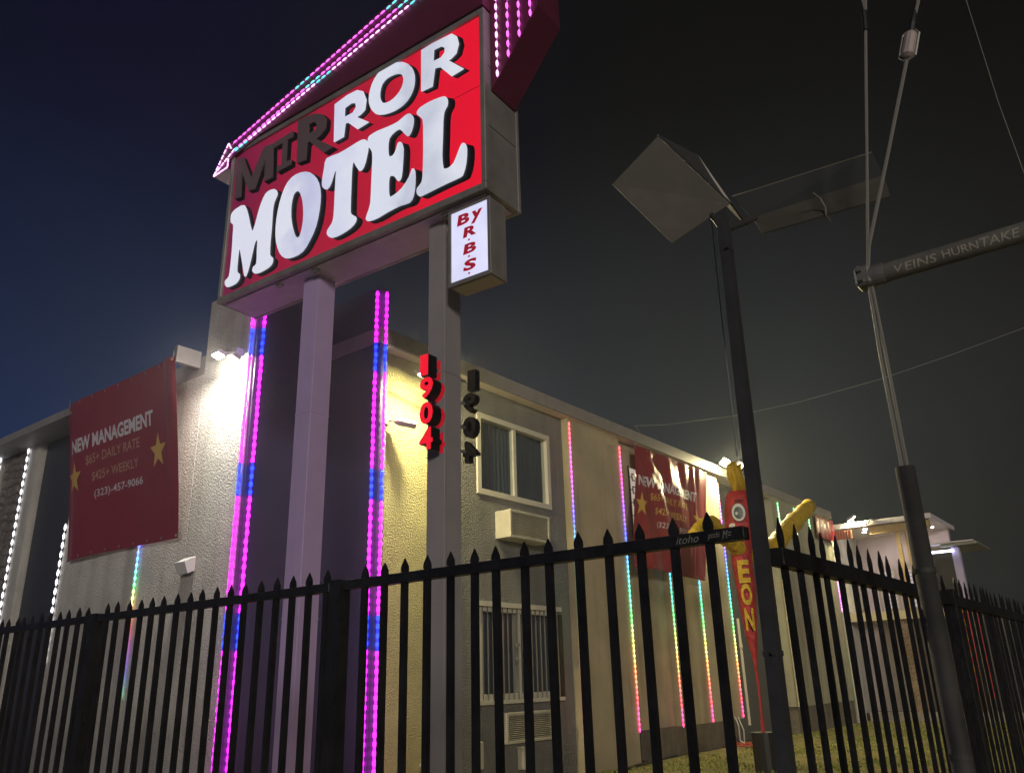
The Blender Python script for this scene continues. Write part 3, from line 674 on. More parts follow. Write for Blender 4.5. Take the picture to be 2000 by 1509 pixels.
GLYPHS = {'M':[[(3.091,1.039),(3.053,0.982),(3.016,0.899),(2.97,0.773),(2.928,0.673),(2.903,0.68),(2.883,0.732),(2.864,0.799),(2.845,0.87),(2.828,0.92),(2.809,0.962),(2.785,1.007),(2.756,1.042),(2.723,1.055),(2.687,1.057),(2.65,1.052),(2.616,1.04),(2.594,1.02),(2.581,0.996),(2.576,0.977),(2.58,0.955),(2.597,0.927),(2.616,0.893),(2.624,0.854),(2.628,0.799),(2.626,0.71),(2.623,0.614),(2.624,0.533),(2.625,0.456),(2.623,0.375),(2.616,0.308),(2.591,0.278),(2.568,0.259),(2.562,0.228),(2.569,0.199),(2.59,0.18),(2.625,0.168),(2.683,0.16),(2.744,0.157),(2.788,0.161),(2.822,0.171),(2.845,0.189),(2.858,0.211),(2.857,0.232),(2.847,0.252),(2.824,0.255),(2.804,0.271),(2.806,0.34),(2.814,0.42),(2.816,0.48),(2.819,0.524),(2.827,0.544),(2.837,0.548),(2.852,0.546),(2.866,0.53),(2.876,0.496),(2.887,0.446),(2.903,0.367),(2.921,0.287),(2.939,0.229),(2.956,0.192),(2.968,0.183),(2.98,0.2),(2.998,0.251),(3.02,0.32),(3.046,0.4),(3.072,0.475),(3.092,0.529),(3.107,0.556),(3.115,0.534),(3.118,0.49),(3.119,0.447),(3.118,0.398),(3.117,0.34),(3.111,0.287),(3.087,0.262),(3.065,0.244),(3.059,0.215),(3.065,0.188),(3.086,0.167),(3.116,0.153),(3.155,0.149),(3.196,0.15),(3.228,0.151),(3.253,0.159),(3.273,0.181),(3.285,0.206),(3.288,0.224),(3.281,0.239),(3.255,0.249),(3.229,0.268),(3.222,0.317),(3.221,0.386),(3.221,0.476),(3.223,0.573),(3.228,0.661),(3.234,0.741),(3.236,0.811),(3.243,0.864),(3.265,0.886),(3.287,0.904),(3.298,0.949),(3.299,0.993),(3.287,1.019),(3.263,1.035),(3.231,1.045),(3.191,1.049),(3.141,1.054)]],'O':[[(2.157,1.052),(2.099,1.018),(2.05,0.973),(2.005,0.915),(1.97,0.849),(1.948,0.778),(1.936,0.702),(1.935,0.627),(1.941,0.55),(1.954,0.468),(1.975,0.389),(2.008,0.322),(2.048,0.265),(2.089,0.215),(2.137,0.178),(2.198,0.163),(2.262,0.163),(2.323,0.17),(2.379,0.189),(2.422,0.221),(2.46,0.267),(2.497,0.334),(2.528,0.412),(2.545,0.493),(2.552,0.577),(2.551,0.666),(2.541,0.756),(2.524,0.843),(2.498,0.924),(2.464,0.992),(2.421,1.044),(2.368,1.073),(2.306,1.083),(2.231,1.075)],[(2.279,0.888),(2.251,0.871),(2.224,0.837),(2.198,0.783),(2.177,0.717),(2.163,0.647),(2.155,0.575),(2.154,0.507),(2.16,0.445),(2.172,0.393),(2.187,0.357),(2.204,0.348),(2.223,0.355),(2.242,0.368),(2.262,0.394),(2.285,0.441),(2.308,0.499),(2.327,0.559),(2.342,0.623),(2.35,0.694),(2.351,0.762),(2.343,0.822),(2.329,0.867),(2.306,0.887)]],'T':[[(1.876,1.082),(1.801,1.08),(1.71,1.067),(1.628,1.069),(1.549,1.075),(1.478,1.082),(1.418,1.084),(1.378,1.074),(1.352,1.054),(1.335,1.026),(1.328,0.988),(1.332,0.933),(1.344,0.875),(1.358,0.822),(1.377,0.78),(1.4,0.756),(1.428,0.758),(1.465,0.814),(1.499,0.876),(1.512,0.897),(1.518,0.895),(1.525,0.872),(1.53,0.823),(1.531,0.734),(1.529,0.627),(1.528,0.512),(1.525,0.413),(1.523,0.369),(1.513,0.345),(1.48,0.316),(1.449,0.29),(1.442,0.263),(1.451,0.239),(1.475,0.217),(1.513,0.199),(1.566,0.186),(1.627,0.178),(1.689,0.176),(1.745,0.183),(1.783,0.205),(1.806,0.232),(1.813,0.259),(1.805,0.284),(1.781,0.305),(1.755,0.33),(1.741,0.358),(1.734,0.407),(1.733,0.507),(1.735,0.623),(1.735,0.73),(1.735,0.82),(1.731,0.872),(1.731,0.896),(1.746,0.898),(1.765,0.877),(1.781,0.83),(1.8,0.78),(1.824,0.748),(1.851,0.734),(1.883,0.75),(1.909,0.78),(1.919,0.811),(1.92,0.851),(1.913,0.913),(1.902,0.979),(1.898,1.039)]],'E':[[(1.315,1.082),(1.271,1.089),(1.213,1.091),(1.151,1.084),(1.087,1.077),(1.023,1.073),(0.964,1.074),(0.918,1.087),(0.88,1.1),(0.846,1.102),(0.819,1.093),(0.797,1.067),(0.782,1.032),(0.781,0.991),(0.788,0.949),(0.8,0.914),(0.815,0.887),(0.831,0.872),(0.85,0.872),(0.874,0.9),(0.9,0.937),(0.924,0.968),(0.949,0.992),(0.979,0.995),(1.01,0.987),(1.043,0.974),(1.07,0.949),(1.079,0.901),(1.079,0.846),(1.075,0.796),(1.064,0.758),(1.041,0.743),(1.015,0.743),(0.996,0.757),(0.98,0.781),(0.969,0.816),(0.957,0.845),(0.939,0.851),(0.921,0.84),(0.906,0.811),(0.895,0.765),(0.895,0.696),(0.899,0.62),(0.903,0.543),(0.912,0.481),(0.927,0.455),(0.946,0.454),(0.964,0.478),(0.984,0.511),(1.009,0.534),(1.033,0.547),(1.047,0.547),(1.056,0.53),(1.059,0.489),(1.058,0.438),(1.055,0.384),(1.045,0.34),(1.023,0.326),(0.99,0.329),(0.945,0.34),(0.897,0.363),(0.853,0.4),(0.817,0.442),(0.797,0.483),(0.784,0.51),(0.768,0.505),(0.755,0.477),(0.75,0.421),(0.751,0.354),(0.756,0.293),(0.767,0.241),(0.784,0.207),(0.812,0.189),(0.858,0.191),(0.916,0.199),(0.985,0.198),(1.057,0.193),(1.119,0.184),(1.176,0.177),(1.23,0.178),(1.274,0.183),(1.303,0.193),(1.317,0.21),(1.315,0.234),(1.302,0.266),(1.285,0.301),(1.269,0.356),(1.266,0.449),(1.266,0.564),(1.264,0.698),(1.265,0.819),(1.27,0.878),(1.282,0.913),(1.306,0.947),(1.328,0.977),(1.333,1.013),(1.331,1.045),(1.329,1.067)]],'L':[[(0.701,1.101),(0.647,1.108),(0.585,1.109),(0.524,1.104),(0.47,1.096),(0.436,1.087),(0.414,1.074),(0.401,1.052),(0.396,1.027),(0.396,1.003),(0.402,0.978),(0.419,0.958),(0.436,0.932),(0.443,0.889),(0.447,0.833),(0.449,0.755),(0.451,0.67),(0.455,0.589),(0.457,0.512),(0.453,0.441),(0.445,0.387),(0.436,0.365),(0.423,0.358),(0.404,0.351),(0.38,0.35),(0.353,0.358),(0.326,0.376),(0.304,0.414),(0.283,0.456),(0.264,0.493),(0.247,0.519),(0.229,0.524),(0.213,0.514),(0.201,0.493),(0.194,0.456),(0.196,0.392),(0.204,0.324),(0.216,0.275),(0.232,0.239),(0.241,0.221),(0.263,0.214),(0.326,0.212),(0.402,0.212),(0.468,0.21),(0.532,0.207),(0.592,0.204),(0.642,0.202),(0.676,0.2),(0.698,0.204),(0.716,0.221),(0.726,0.245),(0.729,0.269),(0.722,0.293),(0.701,0.307),(0.678,0.325),(0.668,0.351),(0.663,0.399),(0.66,0.491),(0.659,0.599),(0.66,0.706),(0.662,0.807),(0.663,0.892),(0.671,0.959),(0.697,0.999),(0.723,1.026),(0.738,1.048),(0.74,1.066),(0.729,1.086)]],'m':[[(3.263,1.176),(3.294,1.678),(3.185,1.658),(3.019,1.333),(2.853,1.643),(2.702,1.621),(2.672,1.202),(2.797,1.198),(2.81,1.492),(2.947,1.174),(3.044,1.191),(3.189,1.491),(3.168,1.169)]],'i':[[(2.685,1.623),(2.401,1.633),(2.402,1.562),(2.481,1.562),(2.478,1.301),(2.398,1.294),(2.399,1.235),(2.601,1.23),(2.612,1.292),(2.543,1.298),(2.547,1.557),(2.677,1.554)]],'r1':[[(2.335,1.73),(2.184,1.717),(2.084,1.694),(1.983,1.641),(1.916,1.558),(1.92,1.442),(1.992,1.388),(2.043,1.38),(1.789,1.174),(1.918,1.161),(2.137,1.39),(2.175,1.383),(2.178,1.196),(2.307,1.212)],[(2.166,1.6),(2.079,1.592),(2.042,1.538),(2.064,1.492),(2.161,1.491)]],'r2':[[(1.805,1.668),(1.639,1.694),(1.502,1.686),(1.425,1.635),(1.379,1.519),(1.392,1.411),(1.447,1.384),(1.5,1.381),(1.335,1.247),(1.479,1.235),(1.615,1.373),(1.648,1.379),(1.661,1.234),(1.787,1.23)],[(1.665,1.565),(1.578,1.577),(1.522,1.552),(1.506,1.493),(1.549,1.449),(1.663,1.452)]],'o':[[(0.894,1.687),(0.853,1.648),(0.818,1.601),(0.794,1.548),(0.779,1.491),(0.776,1.435),(0.782,1.381),(0.798,1.333),(0.824,1.291),(0.861,1.257),(0.907,1.233),(0.96,1.222),(1.017,1.22),(1.08,1.227),(1.143,1.242),(1.198,1.264),(1.247,1.296),(1.286,1.343),(1.316,1.397),(1.334,1.449),(1.341,1.501),(1.338,1.556),(1.325,1.609),(1.306,1.658),(1.277,1.701),(1.237,1.737),(1.188,1.76),(1.123,1.763),(1.059,1.756),(1.011,1.746),(0.97,1.732),(0.931,1.713)],[(1.017,1.625),(0.975,1.61),(0.941,1.586),(0.918,1.551),(0.907,1.512),(0.91,1.47),(0.924,1.431),(0.95,1.397),(0.985,1.371),(1.027,1.354),(1.071,1.346),(1.112,1.35),(1.147,1.365),(1.174,1.393),(1.193,1.428),(1.203,1.47),(1.204,1.514),(1.197,1.557),(1.182,1.594),(1.155,1.618),(1.119,1.632),(1.069,1.633)]],'r3':[[(0.698,1.72),(0.567,1.727),(0.426,1.717),(0.345,1.71),(0.293,1.654),(0.273,1.566),(0.301,1.478),(0.357,1.451),(0.391,1.45),(0.22,1.271),(0.353,1.261),(0.483,1.426),(0.541,1.445),(0.568,1.262),(0.692,1.27)],[(0.554,1.653),(0.472,1.646),(0.426,1.605),(0.426,1.55),(0.467,1.517),(0.56,1.522)]]}

def glyph(loops, m, parent, v0, v1, name):
    bm = bmesh.new(); fl = [Vector((p[0], p[1], 0)) for l in loops for p in l]
    top = [bm.verts.new(S(p.x, v0, p.y)) for p in fl]; bot = [bm.verts.new(S(p.x, v1, p.y)) for p in fl]
    for q in tessellate_polygon([[Vector((p[0], p[1], 0)) for p in l] for l in loops]):
        try: bm.faces.new([top[i] for i in q])
        except ValueError: pass
    k = 0
    for l in loops:
        n = len(l)
        for i in range(n):
            a, c = k+i, k+(i+1) % n
            bm.faces.new((top[a], top[c], bot[c], bot[a]))
        k += n
    bmesh.ops.recalc_face_normals(bm, faces=bm.faces[:])
    me = bpy.data.meshes.new(name); bm.to_mesh(me); bm.free(); me.materials.append(m); return link(name, me, parent)
def shadow(loops, parent, du, dz, v):
    bm = bmesh.new()
    L2 = [[(p[0]+du, p[1]+dz) for p in l] for l in loops]
    fl = [Vector((p[0], p[1], 0)) for l in L2 for p in l]; vs = [bm.verts.new(S(p.x, v, p.y)) for p in fl]
    for q in tessellate_polygon([[Vector((p[0], p[1], 0)) for p in l] for l in L2]):
        try: bm.faces.new([vs[i] for i in q])
        except ValueError: pass
    for l, l2 in zip(loops, L2):
        n = len(l)
        for i in range(n):
            j = (i+1) % n
            bm.faces.new([bm.verts.new(S(q[0], v-.0004, q[1])) for q in (l[i], l[j], l2[j], l2[i])])
    me = bpy.data.meshes.new('letter_shadow'); bm.to_mesh(me); bm.free(); me.materials.append(signblack); return link('letter_shadow', me, parent)
for k, loops in GLYPHS.items():
    big = k in 'MOTEL'
    shadow(loops, face_o, -.078 if big else -.06, -.052 if big else -.05, -.008)
    g = glyph(loops, lu if k in ('m', 'i', 'r1') else lm, face_o, -.022, -.009, 'letter')
# posts
for u0_, u1_, v0_, v1_, m_, zt in ((2.085, 2.285, .15, .36, purple_lit, -.008), (.545, .715, .13, .33, postm, -.008)):
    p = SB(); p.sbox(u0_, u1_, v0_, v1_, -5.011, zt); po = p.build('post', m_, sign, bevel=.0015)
    for zz in (-1.35, -3.1): SB().sbox(u0_-.004, u1_+.004, v0_-.004, v1_+.004, zz, zz+.008).build('weld_seam', m_, po)
# small lit box under the cabinet
bx = SB(); bx.sbox(-.02, .39, .006, .20, -.735, -.07); bo = bx.build('name_box', silver, sign)
f2 = SB(); f2.sbox(-.024, .394, -.012, .006, -.09, -.066).sbox(-.024, .394, -.012, .006, -.74, -.705).sbox(-.024, .006, -.012, .006, -.705, -.09).sbox(.364, .394, -.012, .006, -.705, -.09)
f2.build('frame', silver, bo, bevel=.003)
SB().sbox(.006, .364, -.004, .006, -.705, -.09).build('lit_panel', emis('name_box_glow', (.68, .70, .98), .86, (.7, .7, .75), var=.08, vscale=5), bo)
SB().sbox(.0, .37, .02, .185, -.741, -.735).build('underside', soffitm, bo)
redl = emis('red_letter', (.38, .012, .03), .6, (.3, .01, .02))
def nb(x, y, z): return S(.364-x, -.006-z, -.705+y)
for s_, x0, x1, y0, y1 in (('B', .056, .182, .478, .575), ('y', .195, .312, .452, .562), ('R', .116, .248, .353, .443), ('B', .116, .246, .205, .294), ('S', .116, .246, .058, .152)):
    link('letter', text_mesh(s_, nb, x0, x1, y0, y1, redl, .045, .10, name='letter'), bo)
for yy in (.318, .172, .026): SB().sbox(.364-.185, .364-.165, -.0065, -.0055, -.705+yy, -.705+yy+.013).build('full_stop', redl, bo)
# house numbers
redh = emis('red_halo_light', (.95, .02, .04), .3, (.45, .01, .02)); redn_l = emis('house_number_red', (.95, .012, .035), .85, (.5, .01, .02))
for ch, zc in (('1', -1.33), ('9', -1.52), ('0', -1.72), ('4', -1.92)):
    z0 = zc-.085; w0 = .13 if ch != '1' else .08
    def dg(x, y, z, zz=z0): return S(.655-x, -.03+z, zz+y)
    d0 = link('digit', text_mesh(ch, dg, 0, w0, 0, .17, redn_l, .035, name='digit'), sign)
    def dg2(x, y, z, zz=z0): return S(.655-x, -.026+z, zz+y)
    link('return', text_mesh(ch, dg2, 0, w0, 0, .17, signblack, .035, thick=.10, name='return'), d0)
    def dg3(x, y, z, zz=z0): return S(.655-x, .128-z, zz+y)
    link('halo', text_mesh(ch, dg3, 0, w0*.9, .004, .166, redh, .05, name='halo'), d0)  # red light the digits throw on the post, drawn as glowing digit shapes
    def db(x, y, z, zz=z0): return S(.50+x, .46+z, zz+y)
    link('digit', text_mesh(ch, db, 0, w0, 0, .17, signblack, .035, thick=.06, name='digit'), sign)
    SB().sbox(.60, .615, .09, .131, zc-.01, zc+.01).sbox(.60, .615, .33, .47, zc-.01, zc+.01).build('digit_pin', galv, d0)
# the arrow: tail beside the cabinet, shaft over its top, head beyond its left end
top = lambda u: 2.735-.238*u
out = [(-.012, .985), (-.50, 1.60), (-.50, top(-.5)), (-.012, top(0))]
ar = MB(); ar.prism([S(u_, .06, z_) for u_, z_ in out], SV*.34)
out = [(-.011, 1.812), (-.011, top(0)), (3.34, top(3.34)), (3.43, 1.93), (3.64, 1.585), (3.40, 1.60), (3.40, 1.70), (2.9, 1.812)]
ar.prism([S(u_, -.045, z_) for u_, z_ in out], SV*.40)
aro = ar.build('arrow', arrowm, sign)
ROWS = ((2.674, .237), (2.562, .2345), (2.455, .209))
for k in range(3):                # running light rows on the shaft
    z_of = lambda u, k=k: ROWS[k][0]-ROWS[k][1]*u
    for m_, seg in ((led_mag, 0), (led_teal, 1)):
        bb = MB(); n = 46
        for q in range(n):
            u_ = -.02+q*(3.40-.02*k)/n; teal = (q+k*2) % 17 in (13, 14, 15)
            if teal != bool(seg): continue
            p = S(u_, -.056, z_of(u_)); d = (S(u_+1, -.056, z_of(u_+1))-p).normalized()*.026
            bb.tube([p-d, p-d*.4, p+d*.4, p+d], [.005, .0095, .0095, .005], 6, cap=False)
        tag(bb.build('bulbs', led_hot if (k == 2 and not seg) else m_, aro), 'teal run of arrow lights' if seg else 'magenta run of arrow lights', kind='stuff')
    MB().tube([S(-.02, -.05, z_of(-.02)), S(3.36, -.05, z_of(3.36))], .0045, 5).build('led_tube', tube_mag, aro)
for k in range(4):                # rows on the tail
    u_ = -.085-.115*k; zb = .985+(-.012-u_)*1.26+.03
    bb = MB(); z_ = zb
    while z_ < 2.5:
        bb.tube([S(u_, .045, z_-.03), S(u_, .045, z_-.012), S(u_, .045, z_+.012), S(u_, .045, z_+.03)], [.006, .012, .012, .006], 6, cap=False); z_ += .10
    tag(bb.build('bulbs', led_hot if k < 1 else led_mag, aro), kind='stuff')
    MB().tube([S(u_, .052, zb-.04), S(u_, .052, 2.5)], .005, 5).build('led_tube', tube_mag, aro)
hd = MB()
for a_, c_ in (((3.42, 1.92), (3.64, 1.585)), ((3.64, 1.585), (3.40, 1.61)), ((3.64, 1.60), (3.30, 1.80)), ((3.40, 1.61), (3.40, 1.72)), ((3.42, 1.92), (3.37, 1.83))):
    L = math.hypot(c_[0]-a_[0], c_[1]-a_[1]); n = max(2, int(L/.06))
    for q in range(n):
        A_ = [a_[i]+(c_[i]-a_[i])*(q+.12)/n for i in (0, 1)]; B_ = [a_[i]+(c_[i]-a_[i])*(q+.88)/n for i in (0, 1)]
        hd.tube([S(A_[0], -.055, A_[1]), S(B_[0], -.055, B_[1])], .007, 6)
tag(hd.build('bulbs', led_hot, aro), 'pale pink outline of the arrow head', kind='stuff')

# ------------------------------------------------------------------ picket fences
def picket_mesh(zt, hd_, w=.022, t=.022):
    m = MB(); b = w/2; c = t/2; zs = zt-hd_
    prof = [(0.02, b, c), (zs, b, c), (zs+hd_*.10, b*.80, c*.8), (zs+hd_*.38, b*1.3, c*.8), (zs+hd_*.58, b*1.2, c*.7), (zt, .0015, .0015)]
    rings = [[m.bm.verts.new((sx*x, sy*y, z)) for sx, sy in ((-1, -1), (1, -1), (1, 1), (-1, 1))] for z, x, y in prof]
    for r0_, r1_ in zip(rings, rings[1:]):
        for k in range(4): m.bm.faces.new((r0_[k], r0_[(k+1) % 4], r1_[(k+1) % 4], r1_[k]))
    m.bm.faces.new(rings[0][::-1]); m.bm.faces.new(rings[-1]); return m
XF = 2.285; YFN = .862
left = empty('picket_fence', (XF, 3, 0), 'black picket fence past the tower and sign, with scratched names on its rail', 'fence', 'black picket fences round the motel yard')
pk = picket_mesh(1.853, .072)
for v in pk.bm.verts: v.co.x, v.co.y = -v.co.y, v.co.x
pkm = pk.mesh('picket', blackp)
y = 1.0455; n = 0
jr = random.Random(2)
while y < 13.5:
    if not (2.66 < y < 2.74 or 4.70 < y < 4.79 or 6.9 < y < 6.98):
        o = link('picket', pkm, left, (XF+.0, y, jr.uniform(-.004, .004))); o.rotation_euler = (jr.uniform(-.004, .004), jr.uniform(-.003, .003), jr.uniform(-.06, .06))
        n += 1
    y += .1155
rl = MB().box(XF-.021, XF+.021, .925, 2.655, 1.763, 1.800).build('rail', blackp, left, bevel=.002)
MB().box(XF-.019, XF+.023, 2.745, 4.70, 1.762, 1.799).build('rail', blackp, left, bevel=.002)
MB().box(XF-.021, XF+.021, 4.79, 6.9, 1.763, 1.800).build('rail', blackp, left, bevel=.002)
MB().box(XF-.021, XF+.021, 6.98, 13.5, 1.757, 1.802).build('rail', blackp, left, bevel=.002)
MB().box(XF-.021, XF+.021, .90, 13.5, .16, .205).build('rail', blackp, left, bevel=.002)
for yy, zt in ((2.70, 1.80), (4.745, 1.80), (6.94, 1.80)):
    MB().box(XF-.026, XF+.03, yy-.034, yy+.034, 0, zt+.006).build('fence_post', blackp, left)
right = empty('picket_fence', (5, YFN, 0), 'black picket fence with tall spear heads on the lawn side, running off to the right', 'fence', 'black picket fences round the motel yard')
pkr = picket_mesh(1.83, .098, .022, .015).mesh('picket', blackp)
x = 2.398
while x < 12:
    if not 4.5 < x < 4.66:
        link('picket', pkr, right, (x, YFN, jr.uniform(-.006, .006))).rotation_euler = (jr.uniform(-.004, .004), jr.uniform(-.004, .004), jr.uniform(-.06, .06))
    x += .117 if x < 2.7 else .134
MB().box(2.322, 4.54, YFN-.022, YFN+.022, 1.685, 1.735).build('rail', blackp, right, bevel=.002)
MB().box(4.61, 12, YFN-.022, YFN+.022, 1.685, 1.735).build('rail', blackp, right, bevel=.002)
MB().box(2.36, 12, YFN-.022, YFN+.022, .16, .205).build('rail', blackp, right, bevel=.002)
MB().box(4.545, 4.605, YFN-.03, YFN+.03, 0, 1.76).build('fence_post', blackp, right, bevel=.003)
# names scratched into the rail
scratch = mat('scratched_paint', (.42, .40, .36), .6)
for s_, ya, yb in (('itoho', 1.140, 1.066), ('pochi', 1.036, .998), ('M=', .990, .962)):
    def rm(x_, y_, z_): return (XF-.0218-z_, x_, y_)
    link('scratched_name', text_mesh(s_, rm, ya, yb, 1.770, 1.793, scratch, -.012, .35, name='scratched_name'), rl)

# ------------------------------------------------------------------ dark steel pole at the fence corner with two folded shades
pc = atd(1522, 1480, 2.452); px_, py_ = pc.x, pc.y; ptop = atd(1415, 450, 2.47)
pole = empty('light_pole', (px_, py_, 0), 'dark steel pole at the fence corner, carrying two bent sheet metal light shades', 'pole')
pm = MB(); pr_ = []
for q_, w_ in ((Vector((px_, py_, 0)), .0235), (Vector((px_, py_, 0)).lerp(ptop, .5), .019), (ptop+Vector((0, 0, .06)), .016)):
    pr_.append([pm.bm.verts.new(q_+Vector((sx*w_, sy*w_, 0))) for sx, sy in ((-1, -1), (1, -1), (1, 1), (-1, 1))])
for a_, b_ in zip(pr_, pr_[1:]):
    for k in range(4): pm.bm.faces.new((a_[k], a_[(k+1) % 4], b_[(k+1) % 4], b_[k]))
pm.bm.faces.new(pr_[0][::-1]); pm.bm.faces.new(pr_[-1]); pm.build('post', polem, pole)
MB().box(px_-.09, px_+.09, py_-.09, py_+.09, 0, .02).build('base_plate', polem, pole)
for t_ in (.52, .97):
    q_ = Vector((px_, py_, 0)).lerp(ptop, t_); w_ = .0215 if t_ < .6 else .0178
    MB().box(q_.x-w_, q_.x+w_, q_.y-w_, q_.y+w_, q_.z, q_.z+.014).tube([(q_.x-w_-.012, q_.y-.012, q_.z+.007), (q_.x-w_+.002, q_.y-.012, q_.z+.007)], .005, 6).build('band_clamp', polem, pole)
def shade(main, flap, name, ml, th=.006):
    a, b_, c, d = map(Vector, main); n = (b_-a).cross(d-a).normalized()
    if n.z < 0: n = -n
    m = MB(); m.prism([a, b_, c, d], n*th)
    o = m.build(name, ml, pole)
    if flap:
        a, b_, c, d = map(Vector, flap); n = (b_-a).cross(d-a).normalized()
        if n.z < 0: n = -n
        MB().prism([a, b_, c, d], n*th).build('folded_edge', mat('pale_shade_edge', (.60, .56, .50), .45, metal=.2), o)
    return o
A1, A2, A3, A4 = at(1196, 360, 2, 3.02), at(1285, 266, 2, 3.17), at(1425, 398, 2, 2.95), at(1313, 475, 2, 2.78)
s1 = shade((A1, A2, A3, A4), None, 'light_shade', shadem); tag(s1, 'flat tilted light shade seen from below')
B2, B3 = at(1362, 306, 2, 3.18), at(1458, 443, 2, 2.96)
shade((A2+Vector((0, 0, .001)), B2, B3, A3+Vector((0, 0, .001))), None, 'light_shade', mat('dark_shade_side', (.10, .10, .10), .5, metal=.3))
MB().tube([A2+Vector((0, 0, .004)), B2, at(1418, 388, 2, 3.04), B3], [.003, .006, .008, .003], 6).build('folded_edge', mat('pale_shade_edge', (.60, .56, .50), .45, metal=.2), pole)
Q1, Q2, Q3, Q4 = at(1470, 428, 2, 2.88), at(1727, 345, 2, 2.88), at(1740, 386, 2, 2.77), at(1490, 458, 2, 2.77)
R1, R2 = at(1430, 384, 2, 2.99), at(1703, 297, 2, 2.99)
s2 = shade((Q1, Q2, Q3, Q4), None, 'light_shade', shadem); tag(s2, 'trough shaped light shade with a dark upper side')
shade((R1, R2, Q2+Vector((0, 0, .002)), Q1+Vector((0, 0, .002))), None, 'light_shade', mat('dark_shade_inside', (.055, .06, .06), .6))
T1, T2 = at(1446, 395, 2, 2.98), at(1540, 352, 2, 3.0)
MB().prism([R1, T2, T1], Vector((0, 0, .004))).build('folded_edge', mat('pale_shade_edge2', (.45, .40, .28), .45, metal=.2), s2)
MB().tube([R1, R2], .0016, 5).build('folded_edge', mat('pale_shade_edge2', (.45, .40, .28), .45, metal=.2), s2)
W0 = at(1588, 377, 2, 2.84)
MB().tube([W0, at(1602, 388, 2, 2.83), at(1612, 405, 2, 2.80), at(1613, 420, 2, 2.77), at(1622, 432, 2, 2.76)], .003, 6).build('wire_hook', wirem, s2)
MB().tube([ptop, at(1475, 425, 2, 2.86)], .011, 8).build('arm', polem, pole)
MB().tube([ptop, at(1385, 415, 2, 2.93)], .011, 8).build('arm', polem, pole)
hang = [at(1372, 405, 2, 2.96), at(1388, 422, 2, 2.93)]
hang += [Vector((hang[1].x+.02*math.sin(k*.2), hang[1].y, 2.93-k*.13)) for k in range(1, 7)]
hw = [atd(1366, 402, 2.6), atd(1390, 435, 2.58), atd(1400, 530, 2.55), atd(1416, 680, 2.5), atd(1430, 800, 2.45), atd(1440, 890, 2.42)]
tag(MB().tube(hw, .0022, 5).build('hanging_wire', wirem), 'thin loose wire hanging from the left light shade down beside the pole', 'wire')

# ------------------------------------------------------------------ sidewalk guy: guard, strut, cables
gx, gy = 2.251, .474
guy = empty('guy_wire', (gx, gy, 0), 'utility pole guy wire with dark guard tube in front of the right fence', 'guy wire')
gt = atd(1767, 912, math.hypot(gx, gy)); gx, gy = gt.x, gt.y
MB().tube([(gx, gy, -.02), (gx, gy, .5), (gx, gy, gt.z)], [.0255, .0250, .0235], 24).build('guard_tube', sleevem, guy, smooth=True)
for z in (.55, 1.2, 1.62): MB().tube([(gx, gy, z), (gx, gy, z+.012)], .0262, 24).build('seam_band', sleevem, guy)
SX = gx; zt = 2.435
for dy in (-.006, .006):
    MB().tube([(gx, gy+dy, gt.z-.2), (SX, gy+dy*1.2, 2.2), (SX, gy+dy*.6-.002, zt)], .0045, 6).build('cable', wirem, guy)
def sg(px, py): return at(px, py, 0, SX)
ins_b, ins_t = sg(1771, 118), sg(1781, 58)
MB().tube([(SX, gy, zt), sg(1693, 300), sg(1691, 100), sg(1689, -220)], .0045, 6).build('cable', wirem, guy)
MB().tube([(SX-.006, gy, zt), sg(1697, 480), sg(1728, 330), ins_b], .0055, 6).build('cable', wirem, guy)
MB().tube([ins_t, sg(1793, 5), sg(1800, -60), sg(1820, -260)], .005, 6).build('cable', wirem, guy)
ax_ = (ins_t-ins_b); axn = ax_.normalized(); sd_ = axn.cross(Vector((1, 0, 0))).normalized()
ins = MB().tube([ins_b+ax_*.08, ins_b+ax_*.16, ins_b+ax_*.22, ins_b+ax_*.8, ins_b+ax_*.86, ins_b+ax_*.93], [.012, .021, .018, .018, .016, .010], 10).build('insulator', mat('glazed_porcelain', (.62, .52, .47), .25, var=.1), guy)
for q in (-1, 1):
    MB().tube([ins_b+sd_*.004*q, ins_b+ax_*.12+sd_*.022*q, ins_b+ax_*.85+sd_*.022*q, ins_t+sd_*.006*q], .0038, 6).build('yoke', galv, ins)
MB().tube([ins_t-axn*.03, ins_t+axn*.02, ins_t+axn*.06], [.009, .012, .006], 8).build('cable_grip', rubber, guy)
MB().tube([sg(1690, 22)+sd_*.004, sg(1691, 60)], .009, 8).build('cable_grip', rubber, guy)
MB().tube([sg(1691, 22), sg(1684, -4), sg(1660, -30)], .004, 6).build('cable', wirem, guy)
st = MB().tube([(SX, gy-.02, zt), (SX, -1.6, zt)], .0265, 20).build('strut_pipe', mat('strut_paint', (.20, .195, .165), .5, bump=.1, bscale=30, var=.25, vscale=10, stain=.3), guy)
MB().tube([(SX, gy-.045, zt), (SX, gy+.022, zt)], .030, 16).build('end_collar', galv, guy)
clm = MB().box(SX-.03, SX+.03, gy-.012, gy+.03, zt-.028, zt+.03).build('clamp', galv, guy, bevel=.006)
for dz in (-.014, .016): MB().tube([(SX-.045, gy+.012, zt+dz), (SX+.04, gy+.012, zt+dz)], .008, 6).build('bolt', galv, clm)
